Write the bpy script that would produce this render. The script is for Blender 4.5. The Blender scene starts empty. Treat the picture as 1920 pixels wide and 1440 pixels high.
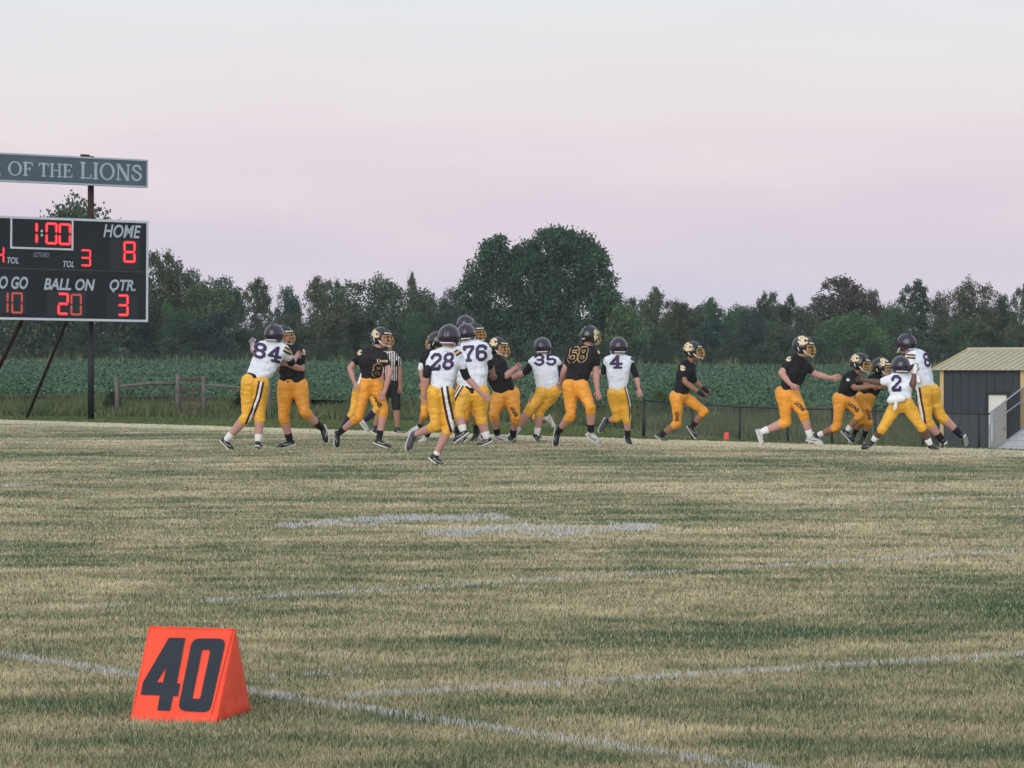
import bpy, bmesh, math, random
import numpy as np
from mathutils import Vector, noise
from mathutils.bvhtree import BVHTree
from mathutils.geometry import tessellate_polygon
random.seed(7); rng = np.random.default_rng(11)
S = bpy.context.scene
C = S.collection

# ------------------------------------------------------------------ camera
F, CX, CY, HZ, CAMZ = 6600.0, 960.0, 720.0, 680.0, 1.25      # focal length and centre in pixels of the 1920 frame
PITCH = math.atan((CY - HZ) / F)
cam = bpy.data.objects.new('camera', bpy.data.cameras.new('camera')); C.objects.link(cam)
cam.location = (0, 0, CAMZ); cam.rotation_euler = (math.pi/2 - PITCH, 0, 0)
cam.data.sensor_width = 36; cam.data.lens = 36*F/1920; cam.data.clip_start = .5; cam.data.clip_end = 9000
S.camera = cam
S.view_settings.view_transform = 'Standard'; S.view_settings.look = 'None'
S.view_settings.exposure = 0.07; S.view_settings.gamma = 1; S.view_settings.use_curve_mapping = False
S.cycles.max_bounces = 6; S.cycles.diffuse_bounces = 2; S.cycles.transparent_max_bounces = 8; S.cycles.volume_bounces = 0
S.cycles.sample_clamp_indirect = 4

def lin(c):
    c = c/255
    return c/12.92 if c <= .04045 else ((c+.055)/1.055)**2.4
def rgb(r, g, b): return (lin(r), lin(g), lin(b), 1)

# ------------------------------------------------------------------ sky: dusk, sun just gone down behind the camera
SUN_EL, SUN_AZ = 20, 200           # degrees; the glow is behind and left of the camera
W = bpy.data.worlds.new('World'); S.world = W; W.use_nodes = True
nt = W.node_tree; nt.nodes.clear()
N = nt.nodes.new; L = nt.links.new
out = N('ShaderNodeOutputWorld'); bg = N('ShaderNodeBackground'); L(bg.outputs[0], out.inputs[0])
tc = N('ShaderNodeTexCoord'); sp = N('ShaderNodeSeparateXYZ'); L(tc.outputs['Generated'], sp.inputs[0])
mp = N('ShaderNodeMapping'); mp.inputs['Scale'].default_value = (5, 5, 34); L(tc.outputs['Generated'], mp.inputs[0])
cn = N('ShaderNodeTexNoise'); cn.inputs['Scale'].default_value = 2.2; cn.inputs['Detail'].default_value = 4; L(mp.outputs[0], cn.inputs[0])
ma = N('ShaderNodeMath'); ma.operation = 'MULTIPLY_ADD'; ma.inputs[1].default_value = .044; ma.inputs[2].default_value = -.022
L(cn.outputs[0], ma.inputs[0])
ad = N('ShaderNodeMath'); L(ma.outputs[0], ad.inputs[0]); L(sp.outputs[2], ad.inputs[1])
rp = N('ShaderNodeValToRGB'); L(ad.outputs[0], rp.inputs[0])
els = rp.color_ramp.elements
stops = [(0, (198,197,211)), (.018, (207,202,218)), (.036, (214,204,219)), (.055, (223,211,221)), (.075, (226,219,225)), (.103, (222,225,229)), (.30, (214,222,230)), (1, (198,212,227))]
els[0].position, els[0].color = stops[0][0], rgb(*stops[0][1])
els[1].position, els[1].color = stops[-1][0], rgb(*stops[-1][1])
for p, c in stops[1:-1]: e = els.new(p); e.color = rgb(*c)
sky = N('ShaderNodeTexSky'); sky.sky_type = 'NISHITA'; sky.sun_disc = False
sky.sun_elevation = math.radians(3); sky.sun_rotation = math.radians(SUN_AZ)
mx = N('ShaderNodeMix'); mx.data_type = 'RGBA'; mx.blend_type = 'ADD'; mx.inputs[0].default_value = .012
cl = N('ShaderNodeMapRange'); L(cn.outputs[0], cl.inputs[0]); cl.inputs[1].default_value = .45; cl.inputs[2].default_value = .75; cl.inputs[3].default_value = 0; cl.inputs[4].default_value = .16
cm_ = N('ShaderNodeMix'); cm_.data_type = 'RGBA'; cm_.inputs[7].default_value = rgb(240, 226, 226); L(cl.outputs[0], cm_.inputs[0]); L(rp.outputs[0], cm_.inputs[6]); L(cm_.outputs[2], mx.inputs[6]); L(sky.outputs[0], mx.inputs[7]); L(mx.outputs[2], bg.inputs[0])
bg.inputs[1].default_value = 1.0
sun = bpy.data.objects.new('sun', bpy.data.lights.new('sun', 'SUN')); C.objects.link(sun)
sun.data.energy = 2.0; sun.data.angle = math.radians(60); sun.data.color = (1, .94, .92)
az = math.radians(SUN_AZ); el = math.radians(SUN_EL)
sd = Vector((math.sin(az)*math.cos(el), math.cos(az)*math.cos(el), math.sin(el)))    # towards the sun
sun.rotation_euler = sd.to_track_quat('Z', 'Y').to_euler()

# ------------------------------------------------------------------ helpers
FW = Vector((0, math.cos(PITCH), -math.sin(PITCH))); UP = Vector((0, math.sin(PITCH), math.cos(PITCH))); RT = Vector((1, 0, 0))
CAM = Vector((0, 0, CAMZ))
def ray(px, py): return (FW + RT*((px-CX)/F) + UP*((CY-py)/F)).normalized()
def at(px, py, Y):                       # the point at distance Y along the sight line through a pixel
    d = ray(px, py); return CAM + d*(Y/d.y)
def ground_at(px, py):                   # where it meets the flat field
    d = ray(px, py); return CAM + d*(-CAMZ/d.z)

MATS = {}
def mat(name, col, rough=.8, metal=0., spec=.4, bump=0., bscale=60., var=0., vscale=8., emit=None, estr=0., coat=0., trans=0.):
    if name in MATS: return MATS[name]
    m = bpy.data.materials.new(name); m.use_nodes = True; MATS[name] = m
    t = m.node_tree; b = t.nodes['Principled BSDF']
    c = tuple(col[:3]) + (1,)
    b.inputs['Base Color'].default_value = c; b.inputs['Roughness'].default_value = rough
    b.inputs['Metallic'].default_value = metal; b.inputs['Specular IOR Level'].default_value = spec
    b.inputs['Coat Weight'].default_value = coat
    if emit: b.inputs['Emission Color'].default_value = tuple(emit)+(1,); b.inputs['Emission Strength'].default_value = estr
    g = t.nodes.new('ShaderNodeTexCoord')
    if var:
        n = t.nodes.new('ShaderNodeTexNoise'); n.inputs['Scale'].default_value = vscale; n.inputs['Detail'].default_value = 5
        t.links.new(g.outputs['Object'], n.inputs[0])
        r = t.nodes.new('ShaderNodeMapRange'); r.inputs[1].default_value = .3; r.inputs[2].default_value = .7
        r.inputs[3].default_value = 1-var; r.inputs[4].default_value = 1+var*.6
        t.links.new(n.outputs[0], r.inputs[0])
        x = t.nodes.new('ShaderNodeMix'); x.data_type = 'RGBA'; x.blend_type = 'MULTIPLY'; x.inputs[0].default_value = 1
        x.inputs[6].default_value = c; t.links.new(r.outputs[0], x.inputs[7]); t.links.new(x.outputs[2], b.inputs['Base Color'])
    if bump:
        n = t.nodes.new('ShaderNodeTexNoise'); n.inputs['Scale'].default_value = bscale; n.inputs['Detail'].default_value = 3
        t.links.new(g.outputs['Object'], n.inputs[0])
        u = t.nodes.new('ShaderNodeBump'); u.inputs['Strength'].default_value = bump; u.inputs['Distance'].default_value = .02
        t.links.new(n.outputs[0], u.inputs['Height']); t.links.new(u.outputs[0], b.inputs['Normal'])
    return m

def tag(o, label=None, cat=None, group=None, kind=None):
    if label: o['label'] = label
    if cat: o['category'] = cat
    if group: o['group'] = group
    if kind: o['kind'] = kind
    return o
def thing(name, loc, label, cat, group=None):
    o = bpy.data.objects.new(name, None); C.objects.link(o); o.location = loc; o.empty_display_size = .1
    return tag(o, label, cat, group)
def org(p):
    while p is not None and p.parent: p = p.parent
    return p.location.copy() if p is not None else Vector((0, 0, 0))
def link(name, me, m, parent):
    o = bpy.data.objects.new(name, me); C.objects.link(o)
    if m is not None:
        me.materials.clear(); me.materials.append(m)
    if parent is not None: o.parent = parent
    return o
def mk(name, V, Fs, m, parent=None, smooth=False):          # verts given in world space
    o0 = org(parent)
    me = bpy.data.meshes.new(name); me.from_pydata([tuple(Vector(v)-o0) for v in V], [], Fs); me.update()
    if smooth: me.polygons.foreach_set('use_smooth', [True]*len(me.polygons))
    return link(name, me, m, parent)
def npmesh(name, V, Fa, k, m, parent=None, attr=None):       # V (n,3), Fa (f,k)
    me = bpy.data.meshes.new(name); n = len(V); f = len(Fa)
    me.vertices.add(n); me.vertices.foreach_set('co', V.astype(np.float32).ravel())
    me.loops.add(f*k); me.loops.foreach_set('vertex_index', Fa.astype(np.int32).ravel())
    me.polygons.add(f); me.polygons.foreach_set('loop_start', np.arange(0, f*k, k, dtype=np.int32))
    try: me.polygons.foreach_set('loop_total', np.full(f, k, dtype=np.int32))
    except Exception: pass
    if attr is not None:
        a = me.attributes.new('v', 'FLOAT', 'POINT'); a.data.foreach_set('value', attr.astype(np.float32))
    me.update(calc_edges=True)
    return link(name, me, m, parent) if name else me
class MB:
    def __init__(s): s.V = []; s.F = []
    def box8(s, p):                      # 8 corners: bottom ring then top ring
        n = len(s.V); s.V += [Vector(q) for q in p]
        s.F += [tuple(n+i for i in f) for f in ((3,2,1,0),(4,5,6,7),(0,1,5,4),(1,2,6,5),(2,3,7,6),(3,0,4,7))]
        return s
    def box(s, o, a, b, c):              # corner and three edge vectors
        o, a, b, c = map(Vector, (o, a, b, c)); return s.box8([o, o+a, o+a+b, o+b, o+c, o+a+c, o+a+b+c, o+b+c])
    def tube(s, pts, r, n=8, r1=None, cap=True):
        pts = [Vector(p) for p in pts]; b = len(s.V); prev = None
        for i, p in enumerate(pts):
            d = (pts[min(i+1, len(pts)-1)]-pts[max(i-1, 0)]).normalized()
            if prev is None: a = d.orthogonal().normalized()
            else: a = (prev - d*prev.dot(d)).normalized()
            prev = a; c = d.cross(a); rr = r if r1 is None else r+(r1-r)*i/(len(pts)-1)
            s.V += [p+(a*math.cos(2*math.pi*k/n)+c*math.sin(2*math.pi*k/n))*rr for k in range(n)]
        for i in range(len(pts)-1):
            for k in range(n): s.F.append((b+i*n+k, b+i*n+(k+1) % n, b+(i+1)*n+(k+1) % n, b+(i+1)*n+k))
        if cap: s.F.append(tuple(b+k for k in reversed(range(n)))); s.F.append(tuple(b+(len(pts)-1)*n+k for k in range(n)))
        return s
    def cap(s, p0, r0, p1, r1, n=12, h=3):  # closed tapered capsule
        p0, p1 = Vector(p0), Vector(p1); d = p1-p0
        d = d.normalized() if d.length > 1e-5 else Vector((0, 0, 1)); a = d.orthogonal().normalized(); c = d.cross(a)
        b = len(s.V); s.V.append(p0-d*r0); rings = []
        for i in range(1, h+1): t = math.pi/2*i/h; rings.append((p0-d*r0*math.cos(t), r0*math.sin(t)))
        for i in range(0, h): t = math.pi/2*i/h; rings.append((p1+d*r1*math.sin(t), r1*math.cos(t)))
        for q, r in rings: s.V += [q+(a*math.cos(2*math.pi*k/n)+c*math.sin(2*math.pi*k/n))*r for k in range(n)]
        s.V.append(p1+d*r1); e = len(s.V)-1; m = len(rings)
        for k in range(n):
            k2 = (k+1) % n; s.F.append((b, b+1+k2, b+1+k))
            for i in range(m-1): s.F.append((b+1+i*n+k, b+1+i*n+k2, b+1+(i+1)*n+k2, b+1+(i+1)*n+k))
            s.F.append((e, b+1+(m-1)*n+k, b+1+(m-1)*n+k2))
        return s
    def out(s, name, m, parent=None, smooth=False): return mk(name, s.V, s.F, m, parent, smooth)

def blob(name, caps, vox, m, parent, it=4, extra=None, wrinkle=0., wfreq=14., fac=.5):
    """tapered capsules merged into ONE continuous smooth surface"""
    b = MB()
    for c in caps: b.cap(*c)
    o = b.out('tmp', None)
    r = o.modifiers.new('r', 'REMESH'); r.mode = 'VOXEL'; r.voxel_size = vox; r.use_smooth_shade = True
    q = o.modifiers.new('s', 'SMOOTH'); q.factor = fac; q.iterations = it
    dg = bpy.context.evaluated_depsgraph_get(); dg.update()
    me = bpy.data.meshes.new_from_object(o.evaluated_get(dg)); me.name = name
    old = o.data; bpy.data.objects.remove(o); bpy.data.meshes.remove(old)
    o0 = org(parent); n = len(me.vertices)
    co = np.empty(n*3, np.float32); me.vertices.foreach_get('co', co); co = co.reshape(-1, 3)
    if wrinkle:
        no = np.empty(n*3, np.float32); me.vertices.foreach_get('normal', no); no = no.reshape(-1, 3)
        w = np.array([noise.noise(Vector((c[0]*wfreq*.6, c[1]*wfreq*.6, c[2]*wfreq*1.5))) for c in co]) \
            + .5*np.array([noise.noise(Vector((c[0]*wfreq*2+9, c[1]*wfreq*2, c[2]*wfreq*3))) for c in co])
        co = co + no*(w*wrinkle)[:, None].astype(np.float32)
    co = co - np.array(o0, np.float32)
    me.vertices.foreach_set('co', co.ravel())
    if extra is not None and extra.V:
        bm = bmesh.new(); bm.from_mesh(me)
        vs = [bm.verts.new(v-o0) for v in extra.V]
        for f in extra.F:
            try: bm.faces.new([vs[i] for i in f]).smooth = True
            except ValueError: pass
        bm.to_mesh(me); bm.free()
    me.polygons.foreach_set('use_smooth', [True]*len(me.polygons)); me.update()
    return link(name, me, m, parent)
def bvh(o):
    o0 = org(o) if o.parent else o.location
    return BVHTree.FromPolygons([v.co+o0 for v in o.data.vertices], [tuple(p.vertices) for p in o.data.polygons])

# stroke glyphs of the athletic block numerals, centre lines in a .66 x 1 box
G = {'0': [[(.24,.09),(.42,.09),(.57,.24),(.57,.76),(.42,.91),(.24,.91),(.09,.76),(.09,.24),(.24,.09)]],
 '8': [[(.24,.51),(.42,.51),(.55,.62),(.55,.79),(.42,.91),(.24,.91),(.11,.79),(.11,.62),(.24,.51)], [(.24,.51),(.42,.51),(.57,.38),(.57,.22),(.44,.09),(.22,.09),(.09,.22),(.09,.38),(.24,.51)]],
 '4': [[(.43,.93),(.08,.36),(.62,.36)], [(.43,.93),(.43,.07)], [(.28,.07),(.6,.07)]],
 '2': [[(.09,.70),(.09,.78),(.22,.91),(.44,.91),(.57,.78),(.57,.62),(.12,.2),(.12,.09),(.57,.09),(.57,.24)]],
 '7': [[(.09,.74),(.09,.91),(.57,.91),(.57,.78),(.32,.4),(.32,.09)], [(.2,.07),(.46,.07)]],
 '6': [[(.22,.09),(.44,.09),(.57,.22),(.57,.42),(.44,.55),(.22,.55),(.09,.42),(.09,.22),(.22,.09)], [(.09,.42),(.09,.78),(.22,.91),(.44,.91),(.57,.8),(.57,.72)]],
 '3': [[(.09,.74),(.22,.91),(.44,.91),(.57,.78),(.57,.62),(.44,.51),(.25,.51)], [(.44,.51),(.57,.4),(.57,.22),(.44,.09),(.22,.09),(.09,.26)]],
 '5': [[(.57,.91),(.12,.91),(.12,.53),(.44,.56),(.57,.44),(.57,.22),(.44,.09),(.22,.09),(.09,.22)]],
 # emblem: an S curling through a C
 '@': [[(.62,.8),(.5,.93),(.25,.93),(.12,.8),(.2,.64),(.5,.52),(.6,.36),(.48,.2),(.22,.2),(.1,.32)], [(.95,.62),(.82,.74),(.6,.72),(.44,.56),(.42,.36),(.56,.12),(.8,.1),(.95,.24)], [(.3,.02),(.55,.06)]]}
def seg_d(px, py, a, b):
    ax, ay = a; bx, by = b; dx, dy = bx-ax, by-ay; t = np.clip(((px-ax)*dx+(py-ay)*dy)/(dx*dx+dy*dy+1e-9), 0, 1)
    return np.hypot(px-ax-t*dx, py-ay-t*dy)
def glyph_cells(s, th, n=34, tmin=-1, adv=.76):
    """cells of a grid that lie on the strokes; returns list of (x,y) lower-left corners, and step"""
    st = 1.0/n; res = []
    for ci, ch in enumerate(s):
        if ch == ' ': continue
        w = 1.05 if ch == '@' else .66
        xs = np.arange(-.06, w+.06, st)+st/2; ys = np.arange(-.06, 1.06, st)+st/2; X, Y = np.meshgrid(xs, ys); D = np.full(X.shape, 9.)
        for pl in G[ch]:
            for a, b in zip(pl[:-1], pl[1:]): D = np.minimum(D, seg_d(X, Y, a, b))
        ok = (D < th) & (D > tmin)
        res += [(x-st/2+ci*adv, y-st/2) for x, y in zip(X[ok], Y[ok])]
    tw = adv*(len(s)-1)+(1.0 if s[-1] == '@' else .66)
    return res, st, tw
def decal_grid(name, cells, st, tw, O, U, V, tree, m, parent, off=.006):
    """cells mapped to O + x*U/tw + y*V (pixels), cast on to the cloth and lifted off it"""
    vid = {}; Vs = []; Fs = []
    def vert(x, y):
        k = (round(x*1000), round(y*1000))
        if k not in vid:
            d = ray(O[0]+U[0]*x/tw+V[0]*y, O[1]+U[1]*x/tw+V[1]*y); h = tree.ray_cast(CAM, d)
            if h[0] is None: vid[k] = -1
            else:
                n = h[1] if h[1].dot(d) < 0 else -h[1]
                vid[k] = len(Vs); Vs.append(h[0]+n*off-d*.004)
        return vid[k]
    for x, y in cells:
        q = (vert(x, y), vert(x+st, y), vert(x+st, y+st), vert(x, y+st))
        if min(q) < 0: continue
        p = [Vs[i] for i in q]
        if max((p[i]-p[(i+1) % 4]).length for i in range(4)) > .12: continue
        Fs.append(q)
    if Fs: return mk(name, Vs, Fs, m, parent, True)
def band(name, pts, w, tree, m, parent, off=.006, n=16, off_px=0., step=.35):
    """a strip following a pixel polyline, w pixels wide, cast on to the cloth"""
    P = [Vector((p[0], p[1])) for p in pts]; Ls = [0]
    for a, b in zip(P[:-1], P[1:]): Ls.append(Ls[-1]+(b-a).length)
    rows = []; k = 0; Vs = []; Fs = []; t = 0.; N_ = max(4, int(Ls[-1]/1.5))
    for i in range(N_+1):
        s = Ls[-1]*i/N_
        k = max(j for j in range(len(P)-1) if Ls[j] <= s+1e-6)
        f = (s-Ls[k])/(Ls[k+1]-Ls[k]); c = P[k].lerp(P[k+1], min(f, 1)); d = (P[k+1]-P[k]).normalized(); nn = Vector((-d.y, d.x))
        row = []
        for q in (-.5, -.17, .17, .5):
            pp = c+nn*(w*q+off_px); rd = ray(pp.x, pp.y); h = tree.ray_cast(CAM, rd)
            if h[0] is None: row.append(-1)
            else:
                no = h[1] if h[1].dot(rd) < 0 else -h[1]; row.append(len(Vs)); Vs.append(h[0]+no*off-rd*.004)
        rows.append(row)
    for a, b in zip(rows[:-1], rows[1:]):
        for i in range(3):
            q = (a[i], a[i+1], b[i+1], b[i])
            if min(q) >= 0 and max((Vs[q[j]]-Vs[q[(j+1) % 4]]).length for j in range(4)) < .15: Fs.append(q)
    if Fs: return mk(name, Vs, Fs, m, parent, True)
def text_poly(s, shear=0., bold=.0, size=1.):
    cu = bpy.data.curves.new('t', 'FONT'); cu.body = s; cu.size = size; cu.shear = shear; cu.offset = bold; cu.resolution_u = 4
    o = bpy.data.objects.new('t', cu); C.objects.link(o)
    dg = bpy.context.evaluated_depsgraph_get(); dg.update(); me = bpy.data.meshes.new_from_object(o.evaluated_get(dg))
    bpy.data.objects.remove(o); bpy.data.curves.remove(cu)
    V = [tuple(v.co)[:2] for v in me.vertices]; Fs = [tuple(p.vertices) for p in me.polygons]; bpy.data.meshes.remove(me)
    x0 = min(v[0] for v in V); x1 = max(v[0] for v in V); y0 = min(v[1] for v in V); y1 = max(v[1] for v in V)
    return [((v[0]-x0)/(x1-x0), (v[1]-y0)/(y1-y0)) for v in V], Fs
def decal_text(name, s, O, U, V, tree, m, parent, bold=.02, off=.006):
    vs, fs = text_poly(s, 0, bold); Vs = []; bad = set()
    for i, (x, y) in enumerate(vs):
        d = ray(O[0]+U[0]*x+V[0]*y, O[1]+U[1]*x+V[1]*y); h = tree.ray_cast(CAM, d)
        if h[0] is None: Vs.append(CAM); bad.add(i)
        else: n = h[1] if h[1].dot(d) < 0 else -h[1]; Vs.append(h[0]+n*off-d*.006)
    return mk(name, Vs, [f for f in fs if not bad & set(f)], m, parent)
# ------------------------------------------------------------------ terrain
NX, NY, SE = .825, .565, 34.3             # the playing surface ends where NX*x+NY*y reaches SE
def edge_y(u): return SE/np.maximum(NX*u+NY, .25)
XS = np.array([0, 220, 500, 1000, 1200, 1500, 1850, 2100.])
TF = np.array([781, 782, 787, 799, 821, 832, 850, 862.]); TW = np.array([779, 779, 783, 795, 806, 820, 838, 850.])
TS = np.array([762, 762, 766, 775, 779, 785, 794, 800.]); TE = np.array([687, 687, 689, 693, 695, 697, 699, 700.])
def zz(y, Y): return CAMZ-(y-HZ)*Y/F
def terrain(X, Y):
    X = np.asarray(X, float); Y = np.asarray(Y, float); Ys = np.maximum(Y, 1); u = np.clip(X/Ys, -.19, .19); px = np.clip(CX+F*u, -300, 2200)
    ye = edge_y(u); z1 = zz(np.interp(px, XS, TF), 104); z2 = zz(np.interp(px, XS, TW), 114); z3 = zz(np.interp(px, XS, TS), 135); z4 = zz(np.interp(px, XS, TE), 315)
    z = np.zeros_like(u+Y)
    def seg(z, a, za, b, zb):
        t = (Y-a)/(b-a); return np.where((t > 0) & (Y > a), np.where(t <= 1, za+(zb-za)*np.clip(t, 0, 1), z), z)
    z = seg(z, ye, 0*u, 104+0*u, z1); z = seg(z, 104, z1, 114, z2); z = seg(z, 114, z2, 135, z3); z = seg(z, 135, z3, 315, z4)
    z = np.where(Y >= 315, z4, z)
    return z
def tz(x, y): return float(terrain(np.array([x]), np.array([y]))[0])

def vmath(t, op, a, b=None, v=None):
    n = t.nodes.new('ShaderNodeMath'); n.operation = op; t.links.new(a, n.inputs[0])
    if b is not None: t.links.new(b, n.inputs[1])
    elif v is not None: n.inputs[1].default_value = v
    return n.outputs[0]
def turf_color(t, lift=1.0):
    """straw / green patches of a drought-worn pitch, from world position"""
    g = t.nodes.new('ShaderNodeNewGeometry'); s = t.nodes.new('ShaderNodeSeparateXYZ'); t.links.new(g.outputs['Position'], s.inputs[0])
    c = t.nodes.new('ShaderNodeCombineXYZ'); t.links.new(s.outputs[0], c.inputs[0]); t.links.new(s.outputs[1], c.inputs[1])
    def nz(sc, det, off, sx=1., sy=1.):
        m = t.nodes.new('ShaderNodeMapping'); m.inputs['Location'].default_value = (off, off*.7, 0); m.inputs['Scale'].default_value = (sx, sy, 1); t.links.new(c.outputs[0], m.inputs[0])
        n = t.nodes.new('ShaderNodeTexNoise'); n.inputs['Scale'].default_value = sc; n.inputs['Detail'].default_value = det; n.inputs['Roughness'].default_value = .6
        t.links.new(m.outputs[0], n.inputs[0]); return n.outputs[0]
    a = nz(.72, 7, 3.1, .62, 1.); b = nz(2.8, 6, 17, .7, 1.); d = nz(.15, 3, 41)
    s1 = vmath(t, 'MULTIPLY', a, v=.42); s2 = vmath(t, 'MULTIPLY', b, v=.34); s3 = vmath(t, 'MULTIPLY', d, v=.32)
    k = vmath(t, 'ADD', vmath(t, 'ADD', s1, s2), s3)
    r = t.nodes.new('ShaderNodeValToRGB'); t.links.new(k, r.inputs[0]); e = r.color_ramp.elements
    cols = [(.435, (.062, .120, .060)), (.485, (.145, .185, .100)), (.525, (.275, .265, .150)), (.575, (.43, .385, .240)), (.635, (.62, .53, .345))]
    e[0].position, e[0].color = cols[0][0], cols[0][1]+(1,); e[1].position, e[1].color = cols[-1][0], cols[-1][1]+(1,)
    for p, q in cols[1:-1]: x = e.new(p); x.color = q+(1,)
    return r.outputs[0], c.outputs[0], s
def mulcol(t, col, fac):
    x = t.nodes.new('ShaderNodeMix'); x.data_type = 'RGBA'; x.blend_type = 'MULTIPLY'; x.inputs[0].default_value = 1
    t.links.new(col, x.inputs[6]); t.links.new(fac, x.inputs[7]); return x.outputs[2]
def mapr(t, a, lo, hi, o0, o1):
    n = t.nodes.new('ShaderNodeMapRange'); t.links.new(a, n.inputs[0])
    for i, v in zip((1, 2, 3, 4), (lo, hi, o0, o1)): n.inputs[i].default_value = v
    return n.outputs[0]

# field sheet
m_field = bpy.data.materials.new('worn_turf'); m_field.use_nodes = True; t = m_field.node_tree; b = t.nodes['Principled BSDF']
b.inputs['Roughness'].default_value = .95; b.inputs['Specular IOR Level'].default_value = .1
col, pos, s = turf_color(t)
fn = t.nodes.new('ShaderNodeTexNoise'); fn.inputs['Scale'].default_value = 55; fn.inputs['Detail'].default_value = 6; t.links.new(pos, fn.inputs[0])
fn2 = t.nodes.new('ShaderNodeTexNoise'); fn2.inputs['Scale'].default_value = 7; fn2.inputs['Detail'].default_value = 6; t.links.new(pos, fn2.inputs[0])
f = vmath(t, 'MULTIPLY', mapr(t, fn.outputs[0], .3, .7, .35, 1.25), mapr(t, fn2.outputs[0], .3, .7, .7, 1.2))
dist = vmath(t, 'ADD', vmath(t, 'MULTIPLY', s.outputs[0], v=NX), vmath(t, 'MULTIPLY', s.outputs[1], v=NY))
# bleached, unwatered strip along the far boundary
pal = t.nodes.new('ShaderNodeMix'); pal.data_type = 'RGBA'; pal.inputs[7].default_value = (.62, .56, .39, 1)
wob = vmath(t, 'ADD', dist, vmath(t, 'MULTIPLY', fn2.outputs[0], v=1.6))
pf = vmath(t, 'MULTIPLY', mapr(t, wob, SE-1.6, SE-1.0, 0, .9), mapr(t, fn2.outputs[0], .3, .55, .3, 1))
t.links.new(pf, pal.inputs[0]); t.links.new(mulcol(t, col, f), pal.inputs[6]); t.links.new(pal.outputs[2], b.inputs['Base Color'])
# oblique half plane of the pitch
ex, ey = NY, -NX
a0 = Vector((NX*SE, NY*SE, .0)); e_ = Vector((ex, ey, 0)); n_ = Vector((NX, NY, 0)); n_.normalize(); e_.normalize()
bk = a0*1.0
P4 = [bk-e_*160, bk+e_*160, bk+e_*160-n_*150, bk-e_*160-n_*150]
for p in P4: p.z = .004
fo = mk('football_field', P4, [(0, 1, 2, 3)], m_field); tag(fo, kind='structure')
me = fo.data
if me.polygons[0].normal.z < 0: me.flip_normals()

# ground sheet all the way to the horizon
xs = np.concatenate([np.linspace(-3500, -130, 16), np.linspace(-120, -34, 20), np.linspace(-32, 32, 110), np.linspace(34, 120, 20), np.linspace(130, 3500, 16)])
ys = np.concatenate([np.linspace(-400, 40, 8), np.linspace(44, 140, 150), np.linspace(145, 460, 40), np.linspace(500, 6000, 12)])
Xg, Yg = np.meshgrid(xs, ys); Zg = terrain(Xg, Yg)
bump_ = np.array([noise.noise(Vector((x*.12, y*.05, 0))) for x, y in zip(Xg.ravel(), Yg.ravel())]).reshape(Xg.shape)
Zg = Zg - np.where(NX*Xg+NY*Yg < SE+.6, .06, 0) + np.where(Yg > 112, .10, 0)*bump_
nx_, ny_ = len(xs), len(ys); idx = np.arange(nx_*ny_).reshape(ny_, nx_)
Fq = np.stack([idx[:-1, :-1], idx[:-1, 1:], idx[1:, 1:], idx[1:, :-1]], -1).reshape(-1, 4)
m_gr = bpy.data.materials.new('meadow_ground'); m_gr.use_nodes = True; t = m_gr.node_tree; b = t.nodes['Principled BSDF']
b.inputs['Roughness'].default_value = .95; b.inputs['Specular IOR Level'].default_value = .1
g = t.nodes.new('ShaderNodeNewGeometry'); n1 = t.nodes.new('ShaderNodeTexNoise'); n1.inputs['Scale'].default_value = 1.3; n1.inputs['Detail'].default_value = 7; t.links.new(g.outputs['Position'], n1.inputs[0])
r = t.nodes.new('ShaderNodeValToRGB'); t.links.new(n1.outputs[0], r.inputs[0]); e = r.color_ramp.elements
e[0].position, e[0].color = .3, (.045, .085, .032, 1); e[1].position, e[1].color = .7, (.135, .165, .065, 1)
t.links.new(r.outputs[0], b.inputs['Base Color'])
go = npmesh('ground', np.stack([Xg, Yg, Zg], -1).reshape(-1, 3), Fq, 4, m_gr); tag(go, kind='structure')
go.data.polygons.foreach_set('use_smooth', [True]*len(go.data.polygons))

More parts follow.
